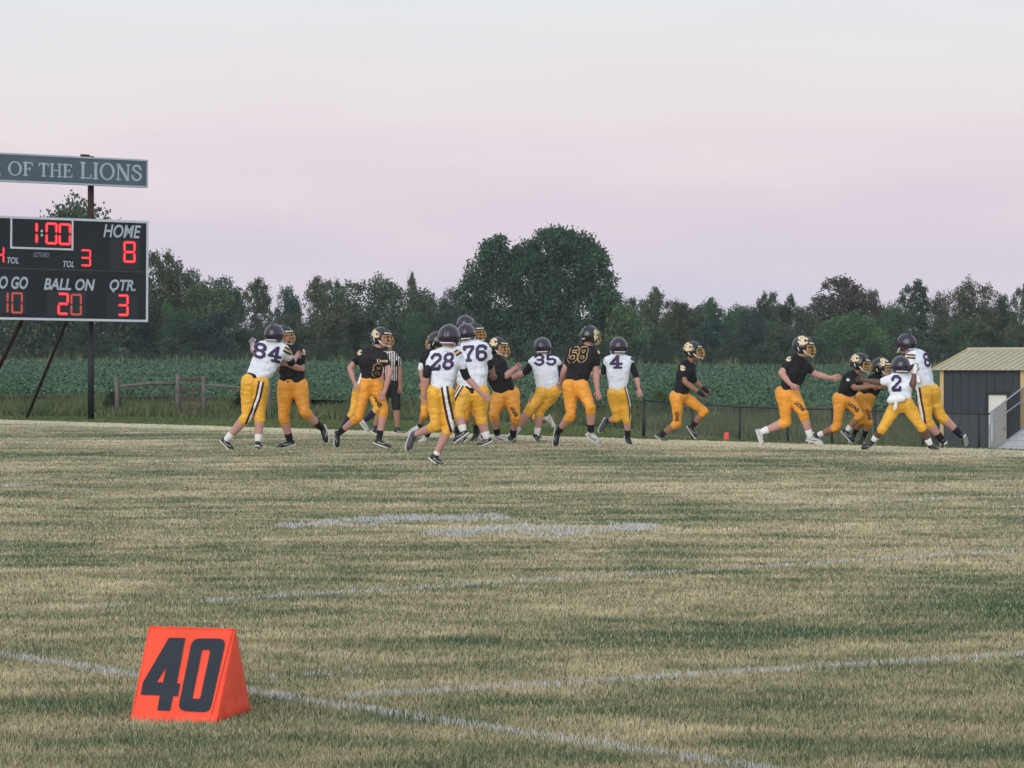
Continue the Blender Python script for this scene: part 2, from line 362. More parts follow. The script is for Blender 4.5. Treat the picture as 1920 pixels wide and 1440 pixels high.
# ------------------------------------------------------------------ turf blades
def blade_mat(name, paint=False):
    m = bpy.data.materials.new(name); m.use_nodes = True; t = m.node_tree; b = t.nodes['Principled BSDF']
    b.inputs['Roughness'].default_value = .8; b.inputs['Specular IOR Level'].default_value = .15
    a = t.nodes.new('ShaderNodeAttribute'); a.attribute_name = 'v'
    if paint:
        r = t.nodes.new('ShaderNodeValToRGB'); t.links.new(a.outputs['Fac'], r.inputs[0]); e = r.color_ramp.elements
        e[0].position, e[0].color = .03, (.25, .25, .2, 1); e[1].position, e[1].color = .35, (.56, .57, .59, 1)
        t.links.new(r.outputs[0], b.inputs['Base Color']); return m
    col, pos, s = turf_color(t)
    x = t.nodes.new('ShaderNodeMix'); x.data_type = 'RGBA'; x.inputs[7].default_value = (.42, .36, .235, 1)      # dead tips
    t.links.new(mapr(t, a.outputs['Fac'], .66, .82, 0, .55), x.inputs[0]); t.links.new(col, x.inputs[6])
    y = t.nodes.new('ShaderNodeMix'); y.data_type = 'RGBA'; y.inputs[7].default_value = (.050, .082, .040, 1)     # live blades
    t.links.new(mapr(t, a.outputs['Fac'], .30, .18, 0, .75), y.inputs[0]); t.links.new(x.outputs[2], y.inputs[6])
    ds = vmath(t, 'ADD', vmath(t, 'MULTIPLY', s.outputs[0], v=NX), vmath(t, 'MULTIPLY', s.outputs[1], v=NY)); nb = t.nodes.new('ShaderNodeTexNoise'); nb.inputs['Scale'].default_value = 1.1; t.links.new(pos, nb.inputs[0])
    z = t.nodes.new('ShaderNodeMix'); z.data_type = 'RGBA'; z.inputs[7].default_value = (.62, .56, .38, 1)
    t.links.new(vmath(t, 'MULTIPLY', mapr(t, ds, SE-1.7, SE-.6, 0, .9), mapr(t, nb.outputs[0], .4, .55, .2, 1)), z.inputs[0]); t.links.new(mulcol(t, y.outputs[2], mapr(t, a.outputs['Fac'], 0, 1, .70, 1.40)), z.inputs[6])
    t.links.new(z.outputs[2], b.inputs['Base Color']); return m
m_blade = blade_mat('turf_blade'); m_paint = blade_mat('painted_blade', True)
def blades(name, X, Y, Z, h, w, m, lean=.35, val=None):
    n = len(X); a = rng.uniform(0, math.pi, n); l = rng.normal(0, lean, n)*h; l2 = rng.normal(0, lean, n)*h; ca, sa = np.cos(a)*w/2, np.sin(a)*w/2
    V = np.empty((n, 3, 3)); V[:, 0] = np.stack([X-ca, Y-sa, Z], -1); V[:, 1] = np.stack([X+ca, Y+sa, Z], -1); V[:, 2] = np.stack([X+l, Y+l2, Z+h], -1)
    v = rng.uniform(0, 1, n) if val is None else val
    return npmesh(name, V.reshape(-1, 3), np.arange(n*3).reshape(-1, 3), 3, m, None, np.repeat(v, 3))
# painted marks: pixel-measured ends on the flat pitch
def gp(x, y): p = ground_at(x, y); return (p.x, p.y)
LINES = [('sideline', gp(-260, 1192), gp(1900, 1520), .11, .50), ('yard_line', gp(650, 1312), gp(2300, 1208), .085, .66), ('yard_line', gp(380, 1131), gp(2300, 1011), .10, .66),
         ('yard_line', gp(-200, 1160), gp(380, 1131), .09, .22), ('yard_line', gp(470, 1276), gp(700, 1263), .07, .24),
         ('yard_line', gp(1500, 946), gp(1960, 931), .25, .45), ('yard_line', gp(-80, 916), gp(60, 910), .3, .7)]
def stroke_blob(pts, w0): return [(gp(x, y), w) for (x, y), w in zip(pts, w0)]
BLOBS = [([gp(522, 986), gp(600, 987), gp(660, 983), gp(712, 976), gp(800, 976), gp(850, 969), gp(950, 970)], [.3, 1.1, .5, 1.0, 1.5, .9, .3]),
         ([gp(700, 974), gp(770, 978), gp(830, 974)], [.7, 1.2, .7]),
         ([gp(790, 1001), gp(900, 1002), gp(1010, 996), gp(1130, 989), gp(1235, 989)], [.4, 1.5, 1.2, 1.6, .4])]
nzv = lambda x, y, f=3.: noise.noise(Vector((x*f, y*f, 5.)))
bx, by, bv = [], [], []
groups = []
def stroke_samples(pts, ws, cov, dens_px=3.0, blob_=False):
    xs, ys = [], []
    for (p, q, w0, w1) in zip(pts[:-1], pts[1:], ws[:-1], ws[1:]):
        d = math.hypot(q[0]-p[0], q[1]-p[1]); Ym = max(min(p[1], q[1]), 9)
        den = lambda Y: min(dens_px*1.55e7/Y**3*.5, 9000)
        k = int(d*max(w0, w1)*den(Ym)); t = rng.uniform(0, 1, k); Yc = p[1]+(q[1]-p[1])*t
        keep = rng.uniform(0, 1, k) < (np.minimum(dens_px*1.55e7/np.maximum(Yc, 1)**3*.5, 9000))/den(Ym)
        t = t[keep]; w = (w0+(w1-w0)*t)
        off = rng.normal(0, .42, len(t))*w/2*1.25 if not blob_ else rng.uniform(-.5, .5, len(t))*w
        nx, ny = -(q[1]-p[1])/d, (q[0]-p[0])/d
        xs.append(p[0]+(q[0]-p[0])*t+nx*off); ys.append(p[1]+(q[1]-p[1])*t+ny*off)
    X = np.concatenate(xs); Y = np.concatenate(ys)
    nn = np.array([nzv(x, y, 2.3)+.6*nzv(x+9, y, 9) for x, y in zip(X, Y)])
    k = (nn*(.30 if not blob_ else .55)+.5+rng.uniform(-.42, .42, len(X))) < cov
    return X[k], Y[k]
def painted(name, pts, ws, cov, label=None, blob_=False):
    X, Y = stroke_samples(pts, ws, cov, 3.0 if not blob_ else 2.6, blob_)
    w = np.maximum(Y/3520*1.25, .004); h = rng.uniform(.014, .030, len(X))
    o = blades(name, X, Y, np.full(len(X), .005), h, w, m_paint); tag(o, kind='structure'); return o
for nm, p, q, w, cov in LINES:
    k = 12; pts = [(p[0]+(q[0]-p[0])*i/k, p[1]+(q[1]-p[1])*i/k) for i in range(k+1)]
    painted(nm, pts, [w]*(k+1), cov)
for pts, ws in BLOBS: painted('painted_number', pts, ws, .56, None, True)
# the turf itself: denser near the camera, thinning with distance
NB = 640000
px = rng.uniform(-240, 2160, NB); py = rng.uniform(787, 1520, NB)
Yb = CAMZ*F/(py-HZ); Xb = (px-CX)/F*Yb
ok = (NX*Xb+NY*Yb < SE) & (Yb < 79); Xb, Yb = Xb[ok], Yb[ok]
hb = rng.uniform(.008, .024, len(Xb)); wb = np.maximum(Yb/3520*rng.uniform(.7, 1.35, len(Xb)), .003)
hb = np.minimum(hb, .2*4/np.sqrt(np.maximum(Yb, 11)/11))
tu = blades('turf_grass', Xb, Yb, np.full(len(Xb), .004), hb, wb, m_blade); tag(tu, 'short dry straw and green grass covering the playing field', 'grass', kind='stuff')

# ------------------------------------------------------------------ weeds on the verge, soybeans behind
def simple_leaf_mat(name, cols, scale=.5, trans=.25):
    m = bpy.data.materials.new(name); m.use_nodes = True; t = m.node_tree; b = t.nodes['Principled BSDF']
    b.inputs['Roughness'].default_value = .7; b.inputs['Specular IOR Level'].default_value = .2
    a = t.nodes.new('ShaderNodeAttribute'); a.attribute_name = 'v'; r = t.nodes.new('ShaderNodeValToRGB'); e = r.color_ramp.elements
    e[0].position, e[0].color = 0, cols[0]+(1,); e[1].position, e[1].color = 1, cols[-1]+(1,)
    for i, c in enumerate(cols[1:-1]): x = e.new((i+1)/(len(cols)-1)); x.color = c+(1,)
    g = t.nodes.new('ShaderNodeNewGeometry'); n = t.nodes.new('ShaderNodeTexNoise'); n.inputs['Scale'].default_value = scale; n.inputs['Detail'].default_value = 3
    t.links.new(g.outputs['Position'], n.inputs[0])
    k = vmath(t, 'ADD', vmath(t, 'MULTIPLY', a.outputs['Fac'], v=.5), mapr(t, n.outputs[0], .3, .7, 0, .5)); t.links.new(k, r.inputs[0])
    t.links.new(r.outputs[0], b.inputs['Base Color'])
    return m
m_weed = simple_leaf_mat('weeds', [(.030, .056, .026), (.052, .088, .038), (.120, .140, .065), (.27, .225, .140)], .6)
nm_ = 90000; mx_ = rng.uniform(-200, 2120, nm_); mY = rng.uniform(52, 116, nm_); mX = (mx_-CX)/F*mY; k_ = (NX*mX+NY*mY > SE-.2); mX, mY = mX[k_], mY[k_]
m_mown = simple_leaf_mat('mown_grass', [(.035, .065, .022), (.075, .12, .04), (.12, .155, .055), (.19, .19, .10)], .7)
mo = blades('mown_grass', mX, mY, terrain(mX, mY), rng.uniform(.02, .05, len(mX)), mY/3520*rng.uniform(1, 2.0, len(mX)), m_mown, .4); tag(mo, 'short mown green grass strip beyond the far boundary', 'grass', kind='stuff')
n = 95000; wx = rng.uniform(-200, 2120, n); wY = rng.uniform(103.5, 139, n); wX = (wx-CX)/F*wY
keep = np.ones(n, bool); startY = np.interp(wx, [0, 480, 700, 1200, 1400, 1600, 1920], [103.5, 104, 112, 111, 106, 104.5, 104.5]); keep &= wY > startY+rng.uniform(0, 2, n)
keep &= ~((wx > 1735) & (wY < 112))
wX, wY, wx = wX[keep], wY[keep], wx[keep]; wZ = terrain(wX, wY)
nn = np.array([noise.noise(Vector((x*.35, y*.25, 0))) for x, y in zip(wX, wY)])
hh = (.36+.35*nn)*rng.uniform(.5, 1.3, len(wX)); hh = np.where(wx < 500, hh*.9, hh); hh = np.where(wY > 126, hh*1.25+.1, hh); hh = np.clip(hh, .08, 1.1)
wv = np.clip(rng.uniform(0, 1, len(wX))+.25*np.array([noise.noise(Vector((x*.8, 3, 0))) for x in wX]), 0, 1)
wo = blades('tall_weeds', wX, wY, wZ, hh, rng.uniform(.02, .065, len(wX)), m_weed, .35, wv); tag(wo, 'rough green and brown weeds along the verge behind the fences', 'weeds', kind='stuff')

m_soy = simple_leaf_mat('soy_leaf', [(.030, .066, .038), (.056, .112, .066), (.086, .155, .092), (.145, .215, .130)], .2)
def leaves(P, s, up=.5, asp=.75):
    """one small quad per point"""
    n = len(P); a = rng.normal(0, 1, (n, 3)); a[:, 2] = a[:, 2]*.6+up; a /= np.linalg.norm(a, axis=1)[:, None]
    r = rng.normal(0, 1, (n, 3)); u = np.cross(a, r); u /= np.linalg.norm(u, axis=1)[:, None]+1e-9; v = np.cross(a, u)
    s = np.asarray(s)[:, None]*np.ones((n, 1)); u = u*s/2; v = v*s/2*asp
    V = np.stack([P-u, P-v*1., P+u, P+v*1.], 1).reshape(-1, 3)
    return V, np.arange(n*4).reshape(-1, 4)
n = 280000
sy = rng.uniform(672, 800, n); sx = rng.uniform(-260, 2180, n)
# distance law so that coverage stays even on the screen
q = rng.uniform(0, 1, n); Y0, Y1 = 131., 315.
sY = 1/(1/Y0+(1/Y1-1/Y0)*q); sX = (sx-CX)/F*sY
row = np.floor((sX*.83+sY*.56)/.76)*.76+.38; d = (sX*.83+sY*.56)-row
sX = sX-.83*d*.45; sY = sY-.56*d*.45
Z = terrain(sX, sY); hgt = .72+.10*np.array([noise.noise(Vector((x*.2, y*.08, 3))) for x, y in zip(sX, sY)])+.10*np.array([noise.noise(Vector((x*1.3, y*.5, 3))) for x, y in zip(sX, sY)])
d2 = (sX*.83+sY*.56)-row; hgt = hgt-.9*d2**2
Z = Z+hgt*np.sqrt(rng.uniform(.3, 1, n))
V, Fq = leaves(np.stack([sX, sY, Z], -1), (.065+.085*(sY/250))*rng.uniform(.6, 1.4, len(sX)), .9)
so = npmesh('soybean_crop', V, Fq, 4, m_soy, None, np.repeat(rng.uniform(0, 1, n), 4)); tag(so, 'wide dark green soybean crop beyond the fences', 'crops', kind='stuff')
n = 2600; tX = rng.uniform(-48, 50, n); tY = rng.uniform(296, 316, n); tuft = np.array([noise.noise(Vector((x*.5, 0, 8))) for x in tX]); k_ = tuft > -.05
tu2 = blades('crop_edge_weeds', tX[k_], tY[k_], terrain(tX[k_], tY[k_])+.5, rng.uniform(.25, .85, k_.sum())*(1+tuft[k_]), rng.uniform(.1, .22, k_.sum()), m_weed, .3); tag(tu2, 'uneven weed tufts along the far edge of the soybean crop', 'weeds', kind='stuff')
# dark leafy mass under the top leaves
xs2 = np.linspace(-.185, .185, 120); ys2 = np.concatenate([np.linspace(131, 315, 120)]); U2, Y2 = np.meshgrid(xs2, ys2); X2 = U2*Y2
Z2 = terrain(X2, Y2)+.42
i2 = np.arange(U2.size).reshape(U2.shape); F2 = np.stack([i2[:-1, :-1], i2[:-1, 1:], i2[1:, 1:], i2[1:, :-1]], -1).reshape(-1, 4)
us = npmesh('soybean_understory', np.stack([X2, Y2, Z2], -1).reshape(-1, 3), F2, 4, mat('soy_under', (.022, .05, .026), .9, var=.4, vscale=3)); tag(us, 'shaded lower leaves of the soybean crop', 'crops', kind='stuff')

# ------------------------------------------------------------------ trees
def leaf_mat():
    m = bpy.data.materials.new('tree_leaf'); m.use_nodes = True; t = m.node_tree; b = t.nodes['Principled BSDF']
    b.inputs['Roughness'].default_value = .65; b.inputs['Specular IOR Level'].default_value = .25
    oi = t.nodes.new('ShaderNodeObjectInfo'); a = t.nodes.new('ShaderNodeAttribute'); a.attribute_name = 'v'
    g = t.nodes.new('ShaderNodeNewGeometry'); n = t.nodes.new('ShaderNodeTexNoise'); n.inputs['Scale'].default_value = .55; n.inputs['Detail'].default_value = 3; t.links.new(g.outputs['Position'], n.inputs[0])
    f = vmath(t, 'MULTIPLY', mapr(t, a.outputs['Fac'], 0, 1, .45, 1.6), mapr(t, n.outputs[0], .3, .7, .65, 1.45))
    t.links.new(mulcol(t, oi.outputs['Color'], f), b.inputs['Base Color']); return m
m_leaf = leaf_mat(); m_bark = mat('bark', (.085, .07, .055), .9, bump=.6, bscale=8)
def crown_mesh(name, puffs, nl, s, gap=.0, seed=1, up=.25):
    global rng
    sv = rng; rng = np.random.default_rng(seed)
    vol = np.array([p[3]**2*(p[4] if len(p) > 4 else 1) for p in puffs]); pick = rng.choice(len(puffs), nl, p=vol/vol.sum())
    c = np.array([p[:3] for p in puffs])[pick]; R = np.array([p[3] for p in puffs])[pick]
    d = rng.normal(0, 1, (nl, 3)); d /= np.linalg.norm(d, axis=1)[:, None]
    rr = R*(1-.42*rng.uniform(0, 1, nl)**1.7); P = c+d*rr[:, None]*np.array([1, 1, .92])
    # fine ragged edge
    P += rng.normal(0, .07, (nl, 3))
    # clusters: pull leaves together into sprays
    k = nl//9; cl = P[rng.integers(0, nl, k)]; w = rng.uniform(0, 1, nl) < .62
    P[w] = cl[rng.integers(0, k, w.sum())]+rng.normal(0, s*.95, (w.sum(), 3))
    if gap:
        g = np.array([noise.noise(Vector((p[0]*.9, p[1]*.9, p[2]*.9+seed))) for p in P]); P = P[g > gap-.55]
    P = P[P[:, 2] > .05]
    V, Fq = leaves(P, rng.uniform(.6, 1.35, len(P))*s, up)
    v = np.clip(rng.normal(.5, .24, len(P)), 0, 1)
    me = npmesh('', V, Fq, 4, None, None, np.repeat(v, 4)); me.name = name; me.materials.append(m_leaf); rng = sv
    return me
def puffs(w, h, base, n, seed, shape='round', r=(.13, .24)):
    """lobes filling an ellipsoid, egg or column of width w from base to h"""
    R = random.Random(seed); out = []
    for i in range(n):
        t = R.random(); z = base+(h-base)*(.06+.88*t)
        if shape == 'round': prof = math.sin(math.pi*min(1, .18+.80*t))**.6
        elif shape == 'cone': prof = (1-t)**.5*.80+.28
        elif shape == 'column': prof = .85*math.sin(math.pi*min(.97, .12+.80*t))**.35
        else: prof = math.sin(math.pi*min(1, .05+.9*t))**.5
        a = R.uniform(0, 2*math.pi); q = w/2*prof*R.random()**.5*.82
        out.append((q*math.cos(a), q*math.sin(a), z, w*R.uniform(*r)))
    return out
def bumpy(ps, seed, n=30, k=.55):        # small outer lobes give the uneven outline
    R = random.Random(seed); o = list(ps)
    for i in range(n):
        x, y, z, r = ps[R.randrange(len(ps))][:4]; a = R.uniform(0, 6.28); e = R.uniform(-.2, 1.4)
        o.append((x+r*.85*math.cos(a)*math.cos(e), y+r*.85*math.sin(a)*math.cos(e), z+r*.85*math.sin(e), r*k*R.uniform(.6, 1.1), 1.5))
    return o
def trunk_mesh(name, h, r, ps, seed):
    b = MB(); R = random.Random(seed)
    mid = Vector((R.uniform(-.2, .2), R.uniform(-.2, .2), h*.5)); top = Vector((R.uniform(-.3, .3), 0, h*.92))
    b.tube([(0, 0, -.3), (0, 0, h*.2), mid, top], r, 7, r*.25)
    for i in range(min(9, len(ps))):
        p = ps[R.randrange(len(ps))]; t = R.uniform(.25, .8); o = Vector((0, 0, h*t)); q = Vector(p[:3])
        b.tube([o, o.lerp(q, .5)+Vector((0, 0, -.1)), q], r*.38, 5, r*.08)
    me = bpy.data.meshes.new(name); me.from_pydata([tuple(v) for v in b.V], [], b.F); me.materials.append(m_bark); return me
KIND = {}
def make_kind(k, w, h, base, n, shape, nl, s, seed, gap=0., bump=36, rr=(.13, .24)):
    ps = bumpy(puffs(w, h, base, n, seed, shape, rr), seed+1, bump)
    KIND[k] = (crown_mesh('crown', ps, nl, s, gap, seed), trunk_mesh('trunk', h, .03*h*.8, ps, seed), w, h)
make_kind('broad', 9, 9, .3, 26, 'round', 19000, .22, 21, 0)
make_kind('round', 7, 9, .2, 22, 'round', 17000, .21, 33, 0, 40)
make_kind('egg', 5.5, 9.5, .1, 20, 'cone', 15000, .21, 45)
make_kind('column', 5, 9, 0, 20, 'column', 15000, .21, 57)
make_kind('airy', 7.5, 10, .5, 20, 'round', 12500, .24, 68, .40, 44, (.10, .19))
make_kind('ragged', 8, 10, 0, 24, 'column', 16000, .23, 75, .24, 60, (.09, .18))
make_kind('bush', 6, 4, -.2, 18, 'round', 9000, .22, 83, 0, 30)
# the great tree in the middle of the treeline
bp = []
for (x, y, r) in [(925,478,30),(900,512,32),(882,548,27),(945,505,40),(985,480,32),(1020,462,32),(1055,458,32),(1090,466,30),(1114,492,32),(1128,527,28),(1140,562,26),(1145,602,30),(1000,525,60),(1060,520,60),(940,560,55),(1090,580,52),(1010,600,60),(892,592,32),(903,632,38),(980,640,50),(1060,640,50),(1122,640,33),(1032,442,17),(932,457,17),(1066,443,15),(1106,462,15),(1046,434,10),(912,480,14)]:
    for dy in (-1.6, 1.4): bp.append(((x-1012)*.98*325/F+random.uniform(-.2, .2), dy+random.uniform(-.8, .8), (689-y)*325/F, r*325/F*.95))
KIND['great'] = (crown_mesh('crown', bumpy(bp, 3, 150, .36), 90000, .235, .16, 5), trunk_mesh('trunk', 10, .42, bp, 6), 350*325/F, ((689-422)*325/F)/.89)

GREEN = (.048, .088, .042); DARK = (.034, .064, .036); BLUE = (.034, .064, .050); YEL = (.085, .125, .045); OLIVE = (.062, .082, .042); BRT = (.068, .130, .046); RED = (.072, .066, .052); BRN = (.078, .080, .046)
def tree(kind, x, top, wpx, Y, col, label, base=None, seed=0, cat='tree', name=None, group=None):
    cm, tm, w, h = KIND[kind]; X = (x-CX)/F*Y; z0 = tz(X, Y) if base is None else base
    H_ = (zz(top, Y)-z0); sx = wpx*Y/F/w; sz = H_/(h*(1.02 if kind != 'great' else .89))
    nm = name or ('tree' if kind != 'bush' else 'shrub')
    o = thing(nm, (X, Y, z0), label, cat, group); o.rotation_euler.z = 0 if kind == 'great' else random.uniform(0, 6.28); o.scale = (sx, sx, sz)
    for nme, me in (('crown', cm), ('trunk', tm)):
        c = bpy.data.objects.new(nme, me); C.objects.link(c); c.parent = o; c.color = tuple(v*random.uniform(.9, 1.1) for v in col)+(1,)
    return o
T = [ # kind, x, top y, width px, distance, colour, label
 ('broad', 156, 378, 235, 330, DARK, 'tall dark tree rising above the scoreboard into the pink sky'),
 ('round', 40, 470, 190, 350, GREEN, 'tall tree hidden behind the left part of the scoreboard'),
 ('ragged', 302, 470, 120, 350, OLIVE, 'tall ragged olive tree just right of the scoreboard edge'),
 ('round', 352, 498, 95, 360, DARK, 'dark tree between the ragged olive tree and the pale green column tree'),
 ('round', 412, 512, 100, 385, DARK, 'dark rounded tree behind the tip of the pale green column tree'),
 ('column', 395, 540, 112, 340, YEL, 'pale yellow green column shaped tree right of the scoreboard'),
 ('egg', 322, 566, 60, 338, BRT, 'small light green pointed tree beside the scoreboard edge'),
 ('airy', 476, 526, 80, 370, OLIVE, 'thin topped olive tree above the player wearing 84'),
 ('round', 536, 530, 62, 385, BLUE, 'small round blue green pine top behind player 84'),
 ('airy', 588, 523, 72, 372, BRN, 'brownish airy tree between the round pine top and the broad green tree'),
 ('ragged', 624, 524, 66, 378, DARK, 'dark gappy tree left of the broad green tree'),
 ('broad', 712, 522, 190, 352, GREEN, 'broad green tree behind the runner with the gold facemask'),
 ('airy', 772, 516, 40, 372, OLIVE, 'sparse twiggy treetop sticking up left of the great tree'),
 ('round', 800, 545, 90, 380, DARK, 'low dark tree right of the sparse twiggy treetop'),
 ('round', 848, 534, 62, 374, DARK, 'dark rounded treetop touching the left side of the great tree'),
 ('great', 1012, 424, 350, 325, (.036, .066, .034), 'huge dark green tree towering over the middle of the treeline'),
 ('round', 1188, 552, 34, 400, BLUE, 'small ball shaped treetop right of the great tree'),
 ('round', 1165, 572, 90, 440, BLUE, 'distant bluish tree seen right of the great tree'),
 ('airy', 1232, 543, 74, 372, OLIVE, 'yellowish olive tree with an airy top above player 4'),
 ('ragged', 1262, 562, 60, 366, BRN, 'brownish ragged tree above the running player between fence and player 4'),
 ('bush', 1166, 590, 105, 322, BRT, 'bright green rounded bush below the right side of the great tree'),
 ('egg', 1302, 572, 66, 352, DARK, 'dark pointed tree above the running player'),
 ('airy', 1330, 562, 70, 356, GREEN, 'thin green tree right of the dark pointed tree'),
 ('broad', 1392, 576, 118, 358, GREEN, 'low broad green tree in the flat stretch of the treeline'),
 ('ragged', 1441, 547, 66, 352, DARK, 'tall dark twin topped tree above the pushing player'),
 ('egg', 1476, 552, 52, 356, DARK, 'slim dark tree left of the big reddish tree'),
 ('ragged', 1578, 519, 158, 368, RED, 'big reddish brown tree standing above the right treeline'),
 ('round', 1632, 537, 70, 374, RED, 'dark reddish treetop leaning right beside the big reddish tree'),
 ('broad', 1592, 588, 150, 330, BRT, 'bright green broad tree in front of the big reddish tree'),
 ('airy', 1711, 530, 84, 362, DARK, 'dark gappy tree above the tall player in white leaning left'),
 ('round', 1757, 552, 50, 356, BRN, 'brown tinged tree left of the wide dome tree'),
 ('broad', 1818, 528, 116, 358, OLIVE, 'wide dome shaped tree above the shed'),
 ('round', 1876, 546, 64, 362, DARK, 'dark tree right of the wide dome tree'),
 ('airy', 1916, 536, 66, 352, GREEN, 'tall green tree at the right end of the treeline')]
for i, a in enumerate(T): tree(*a)
LM = [(-99, 'the left edge of the view'), (95, 'the scoreboard clock'), (171, 'the scoreboard post'), (277, 'the right edge of the scoreboard'), (395, 'the pale green column tree'), (514, 'player 84'), (620, 'the gap right of player 84'), (715, 'the runner with hand on hip'), (842, 'player 28'), (934, 'the bending player'), (1017, 'player 35'), (1106, 'player 58'), (1160, 'player 4'), (1230, 'the corner fence post'), (1299, 'the lone runner'), (1400, 'the gap right of the lone runner'), (1506, 'the pusher in white shoes'), (1592, 'the bright green broad tree'), (1699, 'the tall player leaning left'), (1770, 'the left eave of the shed'), (1835, 'the shed ridge end'), (1905, 'the right edge of the view')]
CNT = {}; SEEN = set()
def lab(x, top, w, k, c):
    l = min(LM, key=lambda q: abs(q[0]-x)); s = 'right of' if x > l[0]+12 else ('left of' if x < l[0]-12 else 'above')
    sh_ = {'round': 'rounded', 'broad': 'broad', 'egg': 'pointed', 'ragged': 'ragged', 'column': 'column shaped'}[k]; hgt = 'low' if top > 600 else ('middling' if top > 582 else 'tallish')
    for far in ('close ', 'a little ', 'further ', 'well '):
        r = f'{hgt} {sh_} {c} tree {far}{s} {l[1]}'.replace('close above', 'right above')
        if r not in SEEN: break
    SEEN.add(r); return r
ORD = ['first', 'second', 'third', 'fourth', 'fifth', 'sixth', 'seventh', 'eighth']
def where(x, head, extra=''):
    l = ([q for q in LM if q[0] <= x] or [LM[0]])[-1]; k = (head, l[1]); CNT[k] = CNT.get(k, -1)+1
    return f'{ORD[min(7, CNT[k])]} {head} rightwards from {l[1]}{extra}'
# lower trees that close the wood between them, each one countable
fills = []
kinds = ['round', 'broad', 'egg', 'ragged', 'column', 'round']
low_cols = [GREEN, DARK, OLIVE, DARK, GREEN, BLUE]
x = -20
R2 = random.Random(5)
while x < 1960:
    w = R2.uniform(75, 125); k = R2.choice(kinds); top = R2.uniform(566, 622)
    fills.append((k, x, top, w, R2.uniform(324, 350), R2.choice(low_cols))); x += w*.58
for k, x, top, w, Y, c in fills:
    tree(k, x, top, w, Y, c, lab(x, top, w, k, {GREEN: 'green', DARK: 'dark green', OLIVE: 'olive', BLUE: 'bluish'}[c]), group='mid height trees closing the wood edge')
def mass(name, items, col, label, cat):
    Vs, Fs, A, n = [], [], [], 0
    for kind, x, top, wpx, Y in items:
        me, _, w, h = KIND[kind]; k = len(me.vertices); co = np.empty(k*3, np.float32); me.vertices.foreach_get('co', co); co = co.reshape(-1, 3).astype(float)
        v = np.empty(k, np.float32); me.attributes['v'].data.foreach_get('value', v)
        co = co[:len(co)//2//4*4]; v = v[:len(co)]
        X = (x-CX)/F*Y; z0 = tz(X, Y); an = R2.uniform(0, 6.28); s = wpx*Y/F/w; sz = (zz(top, Y)-z0)/(h*1.02)
        P = np.stack([(co[:, 0]*math.cos(an)-co[:, 1]*math.sin(an))*s+X, (co[:, 0]*math.sin(an)+co[:, 1]*math.cos(an))*s+Y, co[:, 2]*sz+z0], -1)
        Vs.append(P); A.append(np.clip(v*R2.uniform(.7, 1.3), 0, 1)); Fs.append(np.arange(len(P)).reshape(-1, 4)+n); n += len(P)
    o = npmesh(name, np.concatenate(Vs), np.concatenate(Fs), 4, m_leaf, None, np.concatenate(A)); o.color = col+(1,); return tag(o, label, cat, kind='stuff')
it = []; x = -20
while x < 1960:
    w = R2.uniform(90, 130); it.append((R2.choice(['broad', 'ragged', 'round']), x, 566+R2.uniform(-8, 18) if x > 250 else 520, w, R2.uniform(395, 420))); x += w*.6
mass('far_wood', it, BLUE, 'deep bluish green wood closing the gaps behind the front trees', 'wood')
it = []; x = -15
while x < 1945:
    w = R2.uniform(45, 80); it.append(('bush', x, R2.uniform(640, 662), w, R2.uniform(317, 320))); x += w*.8
mass('undergrowth', it, DARK, 'dark low undergrowth along the foot of the wood behind the crop', 'undergrowth')

# ------------------------------------------------------------------ dusk haze
m_hz = bpy.data.materials.new('haze_air'); m_hz.use_nodes = True; t = m_hz.node_tree; t.nodes.clear()
o_ = t.nodes.new('ShaderNodeOutputMaterial'); v_ = t.nodes.new('ShaderNodeVolumePrincipled'); t.links.new(v_.outputs[0], o_.inputs['Volume'])
v_.inputs['Density'].default_value = .00015; v_.inputs['Color'].default_value = (.78, .90, 1, 1); v_.inputs['Anisotropy'].default_value = 0
hz = MB().box((-700, -500, -6), (1400, 0, 0), (0, 1300, 0), (0, 0, 40)).out('haze', m_hz); tag(hz, 'thin pale evening haze lying over the whole place', 'haze', kind='stuff')
# ------------------------------------------------------------------ scoreboard
m_sb = mat('board_black', (.012, .016, .022), .45, spec=.4, var=.25, vscale=1.5); m_frame = mat('white_trim', (.55, .60, .66), .6, var=.1)
m_rust = mat('rusty_steel', (.050, .022, .020), .85, var=.4, vscale=5, bump=.3); m_blk = mat('black_steel', (.012, .014, .018), .6)
m_sign = mat('faded_sign_grey', (.095, .125, .160), .6, var=.22, vscale=1.2); m_lett = mat('pale_letter', (.40, .47, .54), .6, var=.12, vscale=3)
m_seam = mat('board_seam', (.05, .06, .07), .6); m_win = mat('digit_window', (.022, .028, .036), .4)
m_led = mat('red_led', (.3, .01, .01), .5, emit=(1.0, .012, .045), estr=1.1); m_led2 = mat('red_led_core', (.4, .05, .03), .5, emit=(1, .10, .08), estr=1.3)
m_dim = mat('dim_led', (.16, .035, .03), .5, emit=(.62, .10, .08), estr=.55)
TH = math.radians(36)
RX = Vector((math.cos(TH), math.sin(TH), -.0085)).normalized(); RZ = Vector((.0, 0, 1)); RZ = (RZ-RX*RZ.dot(RX)).normalized(); RN = RX.cross(RZ).normalized()
if RN.y > 0: RN = -RN
P0 = at(277, 604, 85)
def ab(px, py, lift=0.):                  # pixel -> coordinates in the board plane
    d = ray(px, py); q = P0+RN*lift; k = (q-CAM).dot(RN)/d.dot(RN); p = CAM+d*k-P0
    return p.dot(RX), p.dot(RZ)
def bp3(a, b, l): return P0+RX*a+RZ*b+RN*l
